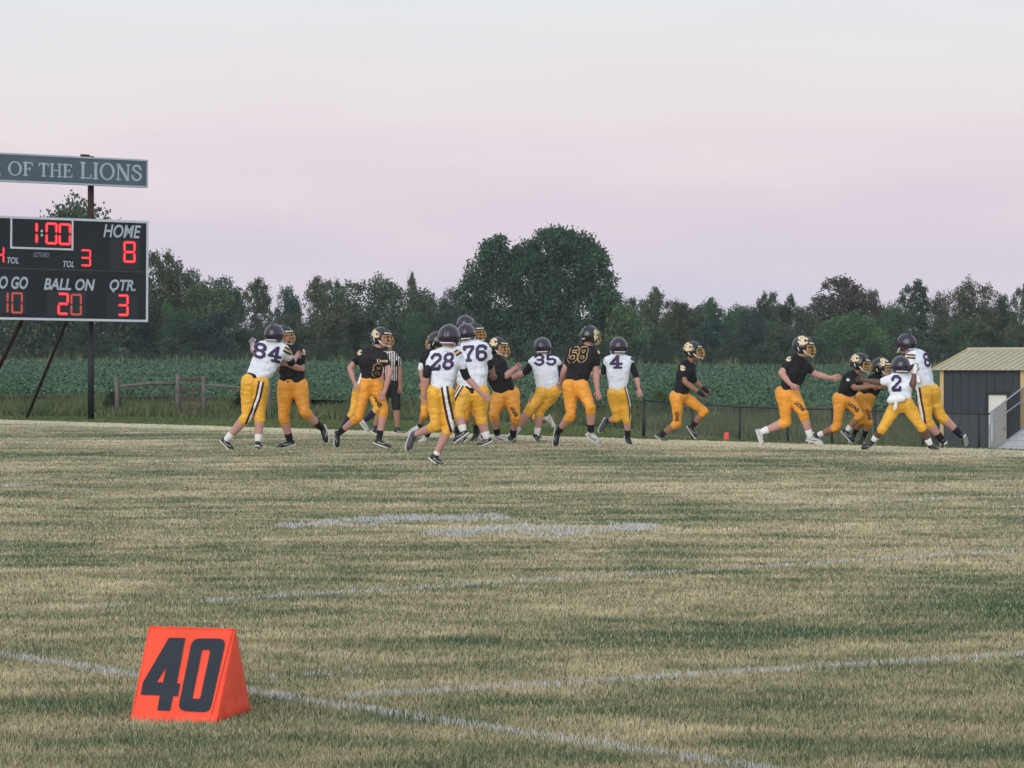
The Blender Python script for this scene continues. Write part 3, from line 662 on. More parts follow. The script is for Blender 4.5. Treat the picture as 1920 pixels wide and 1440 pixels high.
def slab(mb, a0, b0, a1, b1, l0, l1):
    mb.box8([bp3(a0, b0, l0), bp3(a1, b0, l0), bp3(a1, b0, l1), bp3(a0, b0, l1), bp3(a0, b1, l0), bp3(a1, b1, l0), bp3(a1, b1, l1), bp3(a0, b1, l1)]); return mb
def rect(px0, py0, px1, py1):             # px0,py0 = lower left; px1 = right, py1 = top at left
    a0, b0 = ab(px0, py0); _, b1 = ab(px0, py1); a1, _ = ab(px1, py0); return a0, b0, a1, b1
def word(parent, s, px0, yb, px1, yt, lift, m, shear=0., bold=.0, name='lettering'):
    a0, b0, a1, b1 = rect(px0, yb, px1, yt); vs, fs = text_poly(s, shear, bold)
    return mk(name, [bp3(a0+(a1-a0)*x, b0+(b1-b0)*y, lift) for x, y in vs], fs, m, parent)
_, BH = ab(277, 414.5); a_l = -6.25
sbt = thing('scoreboard', (P0.x-.8, P0.y-.6, tz(P0.x-.8, P0.y-.6)), 'large black scoreboard with red digits reading 1:00 beside the field', 'scoreboard')
_, bseam = ab(277, 510)
slab(MB(), a_l, bseam+.012, 0, BH, -.22, 0).out('upper_cabinet', m_sb, sbt); slab(MB(), a_l, 0, 0, bseam-.012, -.22, 0).out('lower_cabinet', m_sb, sbt)
slab(MB(), a_l, bseam-.012, 0, bseam+.012, -.2, .004).out('seam', m_seam, sbt)
for nm, q in (('trim', (a_l, -.0, 0, .055)), ('trim', (a_l, BH-.055, 0, BH)), ('trim', (-.055, .056, 0, BH-.056)), ('trim', (a_l, .056, a_l+.055, BH-.056))):
    slab(MB(), *q, .001, .016).out(nm, m_frame, sbt)
ca0, cb0, ca1, cb1 = rect(19, 466, 137, 404.5); cb1 = BH-.056
for q in ((ca0, cb0, ca0+.045, cb1), (ca1-.045, cb0, ca1, cb1), (ca0+.046, cb0, ca1-.046, cb0+.045)): slab(MB(), *q, .001, .014).out('clock_frame', m_frame, sbt)
word(sbt, 'HOME', 193.5, 445, 264, 420, .006, m_lett, .22, .020); word(sbt, 'TOL', 118, 501, 139, 489, .006, m_lett, .22, .02); word(sbt, 'TOL', 13, 494, 35, 482, .006, m_lett, .22, .02)
word(sbt, 'ELECTRO-MECH', 62.5, 482, 92, 472.5, .006, mat('logo_grey', (.16, .19, .22), .6), 0, .03, 'maker_plate')
word(sbt, 'TO GO', -14, 541, 52.3, 517, .006, m_lett, .22, .03); word(sbt, 'BALL ON', 82, 543.5, 178, 521, .006, m_lett, .22, .03); word(sbt, 'OTR.', 205, 545, 254, 523.5, .006, m_lett, .22, .03)
qa, qb = ab(211.5, 545.5); mk('lettering', [bp3(qa-.05, qb+.03, .0075), bp3(qa+.0, qb-.035, .0075), bp3(qa+.05, qb-.035, .0075), bp3(qa+.0, qb+.06, .0075)], [(0, 1, 2, 3)], m_lett, sbt)
word(sbt, 'GUEST', -150, 430, -70, 405, .006, m_lett, .22, .03)
SEGS = {'0': 'abcdef', '1': 'bc', '2': 'abged', '3': 'abgcd', '8': 'abcdefg', '4': 'fgbc'}
def led(parent, ch, px0, yb, px1, yt, dim=False, th=.24):
    a0, b0, a1, b1 = rect(px0, yb, px1, yt); w, h = a1-a0, b1-b0; t = th*min(w, h*.55) if ch != '1' else w*.5
    for sname in SEGS[ch]:
        if ch == '1': x0 = x1 = a0+w*.5
        if sname in 'adg':
            y = {'a': b1-t/2, 'g': b0+h/2, 'd': b0+t/2}[sname]; p, q = (a0+t*.25, y), (a1-t*.25, y)
        else:
            x = a1-t/2 if sname in 'bc' else a0+t/2
            if ch == '1': x = a0+w/2
            y0, y1 = (b0+h/2, b1) if sname in 'bf' else (b0, b0+h/2); p, q = (x, y0+t*.12), (x, y1-t*.12)
        hz = abs(p[1]-q[1]) < 1e-6; g = t*.10; e = t*.42
        def hexa(k, ln):
            r = t/2*k
            if hz: return [(p[0]+g+ln, p[1]), (p[0]+g+e, p[1]+r), (q[0]-g-e, q[1]+r), (q[0]-g-ln, q[1]), (q[0]-g-e, q[1]-r), (p[0]+g+e, p[1]-r)]
            return [(p[0], p[1]+g+ln), (p[0]-r, p[1]+g+e), (p[0]-r, q[1]-g-e), (q[0], q[1]-g-ln), (p[0]+r, q[1]-g-e), (p[0]+r, p[1]+g+e)]
        def hx(k, l0, l1, nm, m, par, ln=0.):
            P = hexa(k, ln); V = [bp3(x, y, l1) for x, y in P]+[bp3(x, y, l0) for x, y in P]
            return mk(nm, V, [tuple(range(6))]+[(i, 6+i, 6+(i+1) % 6, (i+1) % 6) for i in range(6)], m, par)
        o = hx(.92, .003, .014, 'led_segment', m_dim if dim else m_led, parent)
        if not dim: hx(.34, .014, .0165, 'led_core', m_led2, o, e*.7)
for a in [('1', 62.5, 457.5, 74, 415.5), ('0', 84.5, 458.5, 107.5, 416.2), ('0', 109, 460, 133, 417.7), ('8', 230.5, 493, 254, 451.5), ('3', 150.5, 499.5, 170.5, 467), ('3', 219.5, 593, 241, 551.2),
          ('2', 107, 591, 129, 548), ('4', -12, 493, 8, 462)]: led(sbt, *a)
for a in [('1', 10, 587, 17.5, 547), ('0', 20.7, 588, 42.3, 547.5), ('0', 131.5, 591.5, 153, 550.5)]: led(sbt, *a, dim=True, th=.19)
for y in (433.4, 440.9):
    a, b = ab(78, y); V = [bp3(a+.032*math.cos(k*math.pi/6), b+.032*math.sin(k*math.pi/6), .012) for k in range(12)]; mk('colon_dot', V, [tuple(range(12))], m_frame, sbt)
a0, b0, a1, b1 = rect(205, 505, 262, 449); slab(MB(), a0, b0, a1, b1, .0005, .0025).out('digit_window', m_win, sbt)
for q in ((200, 600, 258, 549), (88, 596, 160, 546), (0, 590, 48, 545)):
    a0, b0, a1, b1 = rect(*q); slab(MB(), a0, b0+.04, a1, b1, .0005, .0025).out('digit_window', m_win, sbt)
# posts behind the board
def wpt(px, py, l): a, b = ab(px, py); return bp3(a, b, l)
pa = P0+RX*ab(184, 590)[0]-RN*.35; gz = tz(pa.x, pa.y)
zt = wpt(171, 291, 0).z
MB().tube([(pa.x, pa.y, gz-.2), (pa.x, pa.y, P0.z+.02)], .077, 14).out('post', m_blk, sbt, True)
MB().tube([(pa.x, pa.y, P0.z+.02), (pa.x, pa.y, zt)], .077, 14).out('post', m_rust, sbt, True)
pb = pa-RX*4.6; MB().tube([(pb.x, pb.y, tz(pb.x, pb.y)-.2), (pb.x, pb.y, zt)], .077, 14).out('post', m_rust, sbt, True)
f0 = at(52, 779, 88.5); f1 = at(123, 606, 85.5); f1u = f1+(f1-f0)*.35; MB().tube([f0-(f1-f0)*.02, f1u], .042, 8).out('rear_brace', m_rust, sbt, True)
f0 = at(-46, 779, 87.5); f1 = at(40, 602, 84.5); MB().tube([f0, f1+(f1-f0)*.35], .055, 8).out('rear_brace', m_rust, sbt, True)
for zf in (.25, .8): slab(MB(), a_l+.3, BH*zf-.04, -.25, BH*zf+.04, -.28, -.225).out('cross_rail', m_blk, sbt)
# sign above it, on the same posts
sg = thing('sign', wpt(171, 350, 0), 'grey sign with pale serif lettering mounted above the scoreboard', 'sign')
a0, b0, a1, b1 = ab(277, 352.2)[0], ab(277, 352.2)[1], 0, ab(277, 299.5)[1]; a1 = a0
slab(MB(), a_l, b0, a1, b1, -.14, 0).out('panel', m_sign, sg)
for q in ((a_l, b0, a1, b0+.04), (a_l, b1-.04, a1, b1), (a1-.035, b0+.041, a1, b1-.041), (a_l, b0+.041, a_l+.035, b1-.041)): slab(MB(), *q, .001, .012).out('border', m_lett, sg)
SER = {'L': ([('s', [(.16, .03), (.16, .97)], .075), ('s', [(.02, .035), (.62, .035)], .038), ('s', [(.62, .035), (.66, .24)], .035), ('s', [(.02, .965), (.32, .965)], .035)], .70),
 'I': ([('s', [(.16, .03), (.16, .97)], .08), ('s', [(.01, .035), (.31, .035)], .035), ('s', [(.01, .965), (.31, .965)], .035)], .34),
 'O': ([('o', .45, .5, .45, .53, .30, .45)], .92),
 'N': ([('s', [(.14, .03), (.14, .97)], .045), ('s', [(.16, .95), (.70, .05)], .085), ('s', [(.72, .03), (.72, .97)], .045), ('s', [(.02, .035), (.27, .035)], .035), ('s', [(.0, .965), (.2, .965)], .035), ('s', [(.6, .965), (.86, .965)], .035)], .88),
 'S': ([('s', [(.52, .74), (.48, .88), (.34, .95), (.2, .93), (.1, .84), (.1, .71), (.2, .6), (.4, .5), (.53, .39), (.55, .25), (.46, .1), (.3, .04), (.15, .08), (.06, .2), (.04, .3)], .062)], .62),
 'F': ([('s', [(.16, .03), (.16, .97)], .075), ('s', [(.02, .965), (.6, .965)], .038), ('s', [(.6, .96), (.62, .78)], .035), ('s', [(.18, .52), (.46, .52)], .035), ('s', [(.46, .42), (.46, .62)], .03), ('s', [(.02, .035), (.32, .035)], .035)], .64),
 'E': ([('s', [(.16, .03), (.16, .97)], .075), ('s', [(.02, .965), (.6, .965)], .038), ('s', [(.6, .96), (.62, .78)], .035), ('s', [(.18, .52), (.46, .52)], .035), ('s', [(.46, .42), (.46, .62)], .03), ('s', [(.02, .035), (.62, .035)], .038), ('s', [(.62, .035), (.66, .24)], .035)], .70),
 'T': ([('s', [(.35, .03), (.35, .97)], .08), ('s', [(.03, .96), (.67, .96)], .04), ('s', [(.03, .96), (.02, .78)], .035), ('s', [(.67, .96), (.68, .78)], .035), ('s', [(.2, .035), (.5, .035)], .035)], .72),
 'H': ([('s', [(.16, .03), (.16, .97)], .075), ('s', [(.70, .03), (.70, .97)], .075), ('s', [(.16, .5), (.70, .5)], .038)]+[('s', [(x-.15, y), (x+.15, y)], .035) for x in (.16, .70) for y in (.035, .965)], .88),
 'M': ([('s', [(.12, .03), (.14, .97)], .045), ('s', [(.16, .95), (.47, .06)], .075), ('s', [(.47, .06), (.80, .95)], .04), ('s', [(.82, .97), (.84, .03)], .08), ('s', [(.0, .035), (.25, .035)], .035), ('s', [(.68, .035), (1, .035)], .035)], 1.02)}
def serif(parent, s, px0, yb, px1, yt, lift, m):
    a0, b0, a1, b1 = rect(px0, yb, px1, yt); tot = sum(SER[c][1] for c in s)+.06*(len(s)-1); x0 = 0
    for ch in s:
        st_, w = SER[ch]; st = 1/44; xs = np.arange(-.05, w+.06, st); yy = np.arange(-.06, 1.07, st); X, Y = np.meshgrid(xs+st/2, yy+st/2); ok = np.zeros(X.shape, bool)
        for q in st_:
            if q[0] == 'o': _, cx, cy, rx, ry, ix, iy = q; ok |= (((X-cx)/rx)**2+((Y-cy)/ry)**2 < 1) & (((X-cx)/ix)**2+((Y-cy)/iy)**2 > 1)
            else:
                for a, b in zip(q[1][:-1], q[1][1:]): ok |= seg_d(X, Y, a, b) < q[2]
        V = []; Fs = []; vid = {}
        def vv(i, j):
            if (i, j) not in vid:
                vid[(i, j)] = len(V); x = x0+xs[0]+i*st; y = yy[0]+j*st; V.append(bp3(a0+(a1-a0)*x/tot, b0+(b1-b0)*y, lift))
            return vid[(i, j)]
        for j, i in zip(*np.nonzero(ok)): Fs.append((vv(i, j), vv(i+1, j), vv(i+1, j+1), vv(i, j+1)))
        mk('letter', V, Fs, m, parent); x0 += w+.06
serif(sg, 'HOME', -96, 328, 1, 299, .004, m_lett); serif(sg, 'OF', 15, 328, 61, 302.5, .004, m_lett); serif(sg, 'THE', 72.5, 330.5, 136, 305.5, .004, m_lett); serif(sg, 'LIONS', 150, 334.5, 266, 304, .004, m_lett)
MB().box(wpt(165, 299, .02)-RN*.3, RX*.2, RZ*.14, -RN*.1).out('post_cap', m_rust, sg)

# ------------------------------------------------------------------ yard marker
m_org = mat('orange_vinyl', (.95, .085, .034), .5, spec=.35, bump=.25, bscale=22, var=.2, vscale=5); m_nav = mat('black_print', (.012, .019, .030), .5); m_seam2 = mat('orange_seam', (.50, .030, .014), .6)
A_ = ground_at(244.8, 1353.5); B_ = ground_at(403.7, 1358.5); Cc = ground_at(469.2, 1336.5); D_ = A_+(Cc-B_)
mid1 = (A_+D_)/2; mid2 = (B_+Cc)/2
def up_to(p, px, py): d = ray(px, py); return CAM+d*(p.y/d.y)
T1 = up_to(mid1, 280.7, 1175.5); T2 = up_to(mid2, 440.4, 1180.4)
ym = thing('yard_marker', tuple((A_+B_+Cc+D_)/4), 'orange wedge shaped sideline yard marker printed 40 on the near grass', 'yard marker')
def panel(q, n, puff, seed, base_w=0.):      # bilinear padded quad: q = bl, br, tr, tl
    V = []; Fs = []; nn = (q[1]-q[0]).cross(q[3]-q[0]).normalized()
    for j in range(n+1):
        for i in range(n+1):
            u, v = i/n, j/n; p = (q[0]*(1-u)+q[1]*u)*(1-v)+(q[3]*(1-u)+q[2]*u)*v
            e = (16*u*(1-u)*v*(1-v))**.35 if 0 < u < 1 and 0 < v < 1 else 0
            k = puff*e + e*noise.noise(Vector((u*5, v*4, seed)))*.002 + max(0, .22-v)/.22*base_w*(.3+abs(noise.noise(Vector((u*16, v*5, seed)))))*e
            V.append(p+nn*k)
    for j in range(n):
        for i in range(n): a = j*(n+1)+i; Fs.append((a, a+1, a+n+2, a+n+1))
    return V, Fs
V, Fs = [], []
def addp(P):
    n = len(V); V.extend(P[0]); Fs.extend(tuple(n+i for i in f) for f in P[1])
addp(panel([A_, B_, T2, T1], 44, .0035, 1, .017)); addp(panel([Cc, D_, T1, T2], 24, .006, 2, .006)); addp(panel([D_, A_, T1, T1+(T1-T2)*.001], 20, .008, 3, .01)); addp(panel([B_, Cc, T2-(T1-T2)*.001, T2], 30, .008, 4, .014))
body = mk('wedge_body', V, Fs, m_org, ym, True)
bmm = bmesh.new(); bmm.from_mesh(body.data); bmesh.ops.remove_doubles(bmm, verts=bmm.verts, dist=.0008); bmesh.ops.recalc_face_normals(bmm, faces=bmm.faces); bmm.to_mesh(body.data); bmm.free()
bt = bvh(body)
for a, b in ((A_, B_), (T1, T2), (A_, T1), (B_, T2), (B_, Cc), (Cc, T2)):
    pts = [a.lerp(b, i/14)+Vector((0, 0, .0015*math.sin(i*2.1))) for i in range(15)]; MB().tube(pts, .0034, 6).out('piping', m_org, ym, True)
# stitched seam a little inside the right edge
MB().tube([B_.lerp(A_, .07).lerp(T2.lerp(T1, .02), i/10)+Vector((0, -.006, .002)) for i in range(1, 11)], .0012, 5).out('stitching', m_seam2, ym)
def z8(x, y): return (220+x/6.2607, 1150+y/6.2607)
four = [z8(*p) for p in [(605,285),(797,290),(697,820),(738,824),(710,970),(655,970),(617,1143),(468,1137),(498,962),(272,953),(302,805)]]
four_h = [z8(*p) for p in [(572,632),(460,806),(536,811)]]
def rr(cs, r, k=5):
    o = []; n = len(cs)
    for i in range(n):
        p, a, b = Vector(cs[i]), Vector(cs[i-1]), Vector(cs[(i+1) % n]); d1 = (a-p).normalized()*r; d2 = (b-p).normalized()*r
        for j in range(k+1): t = j/k; o.append(tuple((p+d1)*(1-t)**2+p*2*t*(1-t)+(p+d2)*t*t))
    return o
zero = [z8(*p) for p in rr([(880,292),(1278,296),(1085,1164),(708,1140)], 95)]; zero_h = [z8(*p) for p in rr([(995,424),(1092,430),(970,1003),(880,1000)], 22)]
for nm, outl, hole in (('digit_four', four, four_h), ('digit_zero', zero, zero_h)):
    pts = [Vector((p[0], p[1], 0)) for p in outl]; hp = [Vector((p[0], p[1], 0)) for p in hole]; tri = tessellate_polygon([pts, hp]); al = pts+hp
    bmm = bmesh.new(); vs = [bmm.verts.new(p) for p in al]
    for f in tri:
        try: bmm.faces.new([vs[i] for i in f])
        except ValueError: pass
    for _ in range(4):
        es = [e for e in bmm.edges if e.calc_length() > 5]
        if es: bmesh.ops.subdivide_edges(bmm, edges=es, cuts=1, use_grid_fill=False)
        bmesh.ops.triangulate(bmm, faces=[f for f in bmm.faces if len(f.verts) > 3])
    bmm.verts.index_update(); VV = []
    for v in bmm.verts:
        d = ray(v.co.x, v.co.y); h = bt.ray_cast(CAM, d); VV.append((h[0] if h[0] else CAM+d*12.2)-d*.0035)
    mk(nm, VV, [tuple(v.index for v in f.verts) for f in bmm.faces], m_nav, ym); bmm.free()

# ------------------------------------------------------------------ fences
m_fence = mat('black_pipe', (.014, .018, .018), .5); m_wire = mat('dark_wire', (.16, .17, .16), .6); m_galv = mat('galvanized_pipe', (.30, .33, .36), .45, metal=.3, var=.15); m_gwire = mat('galvanized_wire', (.03, .033, .036), .5)
m_wood = mat('weathered_wood', (.135, .125, .115), .9, bump=.5, bscale=18, var=.3, vscale=6); m_wood2 = mat('brown_board', (.085, .055, .048), .9, bump=.5, bscale=18, var=.3)
def fl(x):      # top rail of the chain link fence
    Y = 104-(x-1207)/(1850-1207)*3; return at(x, float(np.interp(x, [1207, 1387, 1850], [751, 763, 776])), Y)
cf = thing('chain_link_fence', (fl(1207).x, fl(1207).y, tz(fl(1207).x, fl(1207).y)), 'low black chain link fence running behind the players to the shed', 'fence')
xsf = [1207, 1298, 1387, 1477, 1560, 1641, 1731, 1836]
for i, x in enumerate(xsf):
    p = fl(x); r = .052 if i == 0 else .034
    MB().tube([(p.x, p.y, tz(p.x, p.y)-.3), (p.x, p.y, p.z+(.08 if i == 0 else .05))], r, 10).out('post', m_fence, cf, True)
MB().tube([fl(x) for x in xsf+[1856]], .026, 8).out('top_rail', m_fence, cf, True)
def chain(P, Q, hP, hQ, name, m, parent, cell=.085, r=.0026):
    """diamond mesh between two vertical edges given by their tops"""
    b = MB(); L_ = (Q-P).length; nL = int(L_/cell)
    def pt(s, t): p = P.lerp(Q, s/L_); return p-Vector((0, 0, (hP+(hQ-hP)*s/L_)*(1-t)))
    H_ = (hP+hQ)/2; nd = H_
    s = -H_
    while s < L_:
        for sg_ in (1, -1):
            a0, t0, a1, t1 = (s, 0, s+H_, 1) if sg_ == 1 else (s, 1, s+H_, 0)
            f0 = max(0, -a0)/H_; f1 = min(1, (L_-a0)/H_)
            if f1-f0 > .02: b.tube([pt(a0+H_*f0, t0+(t1-t0)*f0), pt(a0+H_*f1, t0+(t1-t0)*f1)], r, 3, cap=False)
        s += cell
    return b.out(name, m, parent)
for a, c in zip(xsf, xsf[1:]+[1856]):
    p, q = fl(a), fl(c); tag(chain(p, q, p.z-tz(p.x, p.y)-.03, q.z-tz(q.x, q.y)-.03, 'wire_mesh', m_wire, cf), kind='stuff')
wf = thing('wooden_fence', tuple(at(219, 782, 108)), 'weathered wooden post and rail fence with boarded section near the scoreboard', 'fence')
WY = 108
def wpost(x, yt, yb, r=.07, Y=WY): p, q = at(x, yt, Y), at(x+1, yb, Y); MB().tube([q-Vector((0, 0, .3)), (p+q)/2+Vector((random.uniform(-.02, .02), 0, 0)), p], r, 9, r*.92).out('post', m_wood, wf, True)
wpost(218, 705, 783, .075); wpost(333, 700, 783, .075); wpost(381, 705, 782, .062); wpost(504, 714, 783, .075)
MB().tube([at(224, 725, WY), at(280, 719, WY-.05), at(331, 718.5, WY)], .055, 9).out('rail', m_wood, wf, True); MB().tube([at(384, 722, WY), at(440, 726, WY-.05), at(500, 729, WY)], .04, 9).out('rail', m_wood, wf, True)
for y in (711.5, 731, 749, 768): MB().box(at(338, y+3.2, WY-.03), Vector((.66, 0, random.uniform(-.01, .01))), Vector((0, .035, 0)), Vector((0, 0, .10))).out('board', m_wood2, wf)
tree('bush', 470, 736, 92, 112.5, (.012, .022, .012), 'very dark low shrub behind the wooden fence between the two blocking players', cat='shrub')
tree('bush', 214, 740, 46, 112, (.03, .055, .025), 'small green shrub at the foot of the first wooden post', cat='shrub')
tree('bush', 1236, 742, 64, 126, (.05, .09, .034), 'yellowish green bush at the crop edge left of the fence runner', cat='shrub')
tree('bush', 1760, 760, 50, 113, (.03, .055, .025), 'green shrub against the left corner of the shed', cat='shrub')

# end pylon
pp = at(1361, 829, 95); py = thing('pylon', (pp.x, pp.y, tz(pp.x, pp.y)), 'small bright orange red pylon standing by the chain link fence', 'pylon')
m_pyl = mat('pylon_orange', (.85, .06, .05), .5); z0 = tz(pp.x, pp.y); ztp = at(1361, 811, 95).z
s_ = .062; c_ = Vector((pp.x, pp.y, 0)); q_ = [Vector((-s_, -s_, 0)), Vector((s_*.9, -s_*1.4, 0)), Vector((s_*1.2, s_, 0)), Vector((-s_, s_, 0))]
bmp = MB().box8([c_+v+Vector((0, 0, z0)) for v in q_]+[c_+v*.93+Vector((.02, 0, ztp)) for v in q_]); bmp.out('foam_body', m_pyl, py)
MB().box8([c_+v*1.05+Vector((0, 0, z0+.02)) for v in q_]+[c_+v*1.05+Vector((0, 0, z0+.05)) for v in q_]).out('base_band', m_frame, py)

# ------------------------------------------------------------------ shed
m_wall = mat('charcoal_metal', (.040, .044, .056), .5, spec=.4, var=.08, vscale=2); m_trim = mat('tan_trim', (.58, .43, .20), .5, var=.06); m_roof = mat('tan_metal_roof', (.42, .385, .27), .45, spec=.5, var=.08, vscale=2); m_door = mat('white_door', (.70, .68, .63), .5, var=.05); m_dfr = mat('black_door_frame', (.012, .014, .018), .4, spec=.6)
SY = 108.; AL = math.radians(38); se = Vector((math.cos(AL), -math.sin(AL), 0)); sdv = Vector((math.sin(AL), math.cos(AL), 0))
c0 = at(1763, 694, SY); zf = -1.75; ztop = c0.z
def sh(u, v, z): return Vector((c0.x, c0.y, 0))+se*u+sdv*v+Vector((0, 0, z))
def u_of(px): k = (px-CX)/F; return (k*c0.y-c0.x)/(se.x-k*se.y)
WL = u_of(1921)+2.6; DEP = 3.9
shd = thing('shed', (c0.x, c0.y, zf), 'charcoal metal shed with tan trim and ribbed tan roof', 'shed')
ud0, ud1 = u_of(1853), u_of(1888); dz = at(0, 740, sh(u_of(1870), 0, 0).y).z
# front wall panels, each between raised ribs
u = 0.; st = .30; first = True
def wallpiece(u0, u1, z0, z1): MB().box(sh(u0, .0, z0), se*(u1-u0-.006), sdv*.03, Vector((0, 0, z1-z0))).out('wall_panel', m_wall, shd)
u = .12
while u < WL-.12:
    u1 = min(u+st, WL-.12); lo, hi = max(u, ud0-.1), min(u1, ud1+.1)
    if hi > lo+.01:
        wallpiece(u, u1, dz+.09, ztop)
        if lo > u+.02: wallpiece(u, lo, zf, dz+.09)
        if hi < u1-.02: wallpiece(hi, u1, zf, dz+.09)
    else: wallpiece(u, u1, zf, ztop)
    if not (ud0-.1 < u < ud1+.1): MB().box(sh(u-.018, -.016, zf), se*.03, sdv*.02, Vector((0, 0, ztop-zf))).out('wall_rib', m_wall, shd)
    else: MB().box(sh(u-.018, -.016, dz+.1), se*.03, sdv*.02, Vector((0, 0, ztop-dz-.1))).out('wall_rib', m_wall, shd)
    u += st
MB().box(sh(0, -.022, zf), se*.13, sdv*.06, Vector((0, 0, ztop-zf))).out('corner_trim', m_trim, shd)
ut = u_of(1914); MB().box(sh(ut, -.025, zf), se*.16, sdv*.024, Vector((0, 0, ztop-zf))).out('corner_trim', m_trim, shd)
MB().box(sh(.0, .03, zf), se*.03, sdv*(DEP-.03), Vector((0, 0, ztop-zf))).out('side_wall', m_wall, shd)
MB().box(sh(WL-.03, .03, zf), se*.03, sdv*(DEP-.03), Vector((0, 0, ztop-zf))).out('side_wall', m_wall, shd)
MB().box(sh(.03, DEP-.03, zf), se*(WL-.06), sdv*.03, Vector((0, 0, ztop-zf))).out('back_wall', m_wall, shd)
dr = MB().box(sh(ud0, .02, zf), se*(ud1-ud0), sdv*.03, Vector((0, 0, dz-zf))).out('door', m_door, shd)
for q in ((ud0-.1, zf, .1, dz+.09-zf), (ud1, zf, .1, dz+.09-zf)): MB().box(sh(q[0], -.02, q[1]), se*(q[2]-.003), sdv*.05, Vector((0, 0, q[3]))).out('door_frame', m_dfr, shd)
MB().box(sh(ud0-.1, -.03, dz), se*(ud1-ud0+.2), sdv*.045, Vector((0, 0, .09))).out('door_frame', m_dfr, shd)
MB().tube([sh(ud1-.09, .0, dz-1.02), sh(ud1-.09, -.05, dz-1.02)], .03, 8).out('handle', m_galv, dr)
# roof: two planes with raised ribs and a cap
ov = .18; hd = DEP/2; zr = at(1836, 657, sh(0, hd, 0).y).z
zb = ztop-.0
def rf(u, s, side=1):                    # s 0 at eave .. 1 at ridge
    v = -ov+(hd+ov)*s if side == 1 else DEP+ov-(hd+ov)*s; return sh(u, v, zb+(zr-zb)*s)
for side in (1, -1):
    u = -ov; k = 0
    while u < WL+ov-.05:
        u1 = min(u+.23, WL+ov); V = [rf(u, 0, side), rf(u1, 0, side), rf(u1, 1, side), rf(u, 1, side)]; up_ = Vector((0, 0, .012))
        MB().box8([v for v in V]+[v+up_ for v in V]).out('roof_sheet', m_roof, shd)
        V = [rf(u-.02, 0, side), rf(u+.02, 0, side), rf(u+.02, 1, side), rf(u-.02, 1, side)]
        MB().box8([v+up_ for v in V]+[v+up_*3.4 for v in V]).out('roof_rib', m_roof, shd)
        u += .23
MB().box8([rf(-ov, .96), rf(WL+ov, .96), sh(WL+ov, hd, zr), sh(-ov, hd, zr), rf(-ov, .96)+Vector((0, 0, .07)), rf(WL+ov, .96)+Vector((0, 0, .07)), sh(WL+ov, hd, zr+.09), sh(-ov, hd, zr+.09)]).out('ridge_cap', m_roof, shd)
MB().box8([rf(-ov-.03, 0), rf(-ov, 0), rf(-ov, 1), rf(-ov-.03, 1)]+[p+Vector((0, 0, .06)) for p in (rf(-ov-.03, 0), rf(-ov, 0), rf(-ov, 1), rf(-ov-.03, 1))]).out('rake_trim', m_trim, shd)
mk('gable', [sh(.01, 0, ztop), sh(.01, DEP, ztop), sh(.01, hd, zr-.02)], [(0, 1, 2)], m_wall, shd)

# ------------------------------------------------------------------ ramp with chain link railing
m_deck = mat('grey_deck', (.42, .42, .44), .6, var=.15, vscale=4, bump=.2)
rp_ = thing('ramp', tuple(at(1860, 846, 97)), 'grey aluminium ramp with galvanized chain link railing at the right edge', 'ramp')
q0, q1 = at(1860, 846, 97), at(1990, 752, 99.0); run = q1-q0; side = Vector((.92, -1.1, 0)).normalized()*1.5
MB().box8([q0-Vector((0, 0, .10)), q0+side-Vector((0, 0, .10)), q1+side-Vector((0, 0, .10)), q1-Vector((0, 0, .10))]+[v-Vector((0, 0, .05)) for v in (q0, q0+side, q1+side, q1)]).out('underside', m_blk, rp_)
hr = .1; nb = 9
for i in range(nb):
    a, c = q0+run*(i/nb), q0+run*((i+.82)/nb)
    MB().box8([a-Vector((0, 0, .04)), a+side-Vector((0, 0, .04)), c+side-Vector((0, 0, .04)), c-Vector((0, 0, .04)), a, a+side, c+side, c]).out('deck_plank', m_deck, rp_)
MB().box8([q0-Vector((0, 0, .12)), q0+Vector((.05, -.02, -.12)), q1+Vector((.05, -.02, -.12)), q1-Vector((0, 0, .12)), q0+Vector((0, 0, .03)), q0+Vector((.05, -.02, .03)), q1+Vector((.05, -.02, .03)), q1+Vector((0, 0, .03))]).out('edge_stringer', m_galv, rp_)
tp0 = at(1860, 771, 97); tp1 = at(1990, 672, 99.0); mp0 = at(1860, 793, 97); mp1 = at(1990, 698, 99.0)
MB().tube([q0-Vector((0, 0, .6)), tp0], .055, 12).out('post', m_galv, rp_, True); MB().tube([q0-Vector((.07, 0, .6)), at(1855, 797, 97)], .022, 8).out('post', m_galv, rp_, True)
MB().tube([q1-Vector((0, 0, 2.5)), tp1], .04, 12).out('post', m_galv, rp_, True)
MB().tube([tp0, tp1], .024, 8).out('handrail', m_galv, rp_, True); MB().tube([mp0, mp1], .020, 8).out('handrail', m_galv, rp_, True)
tag(chain(tp0, tp1, (tp0-q0).z, (tp1-q1).z, 'wire_mesh', m_gwire, rp_, .085, .009), kind='stuff')
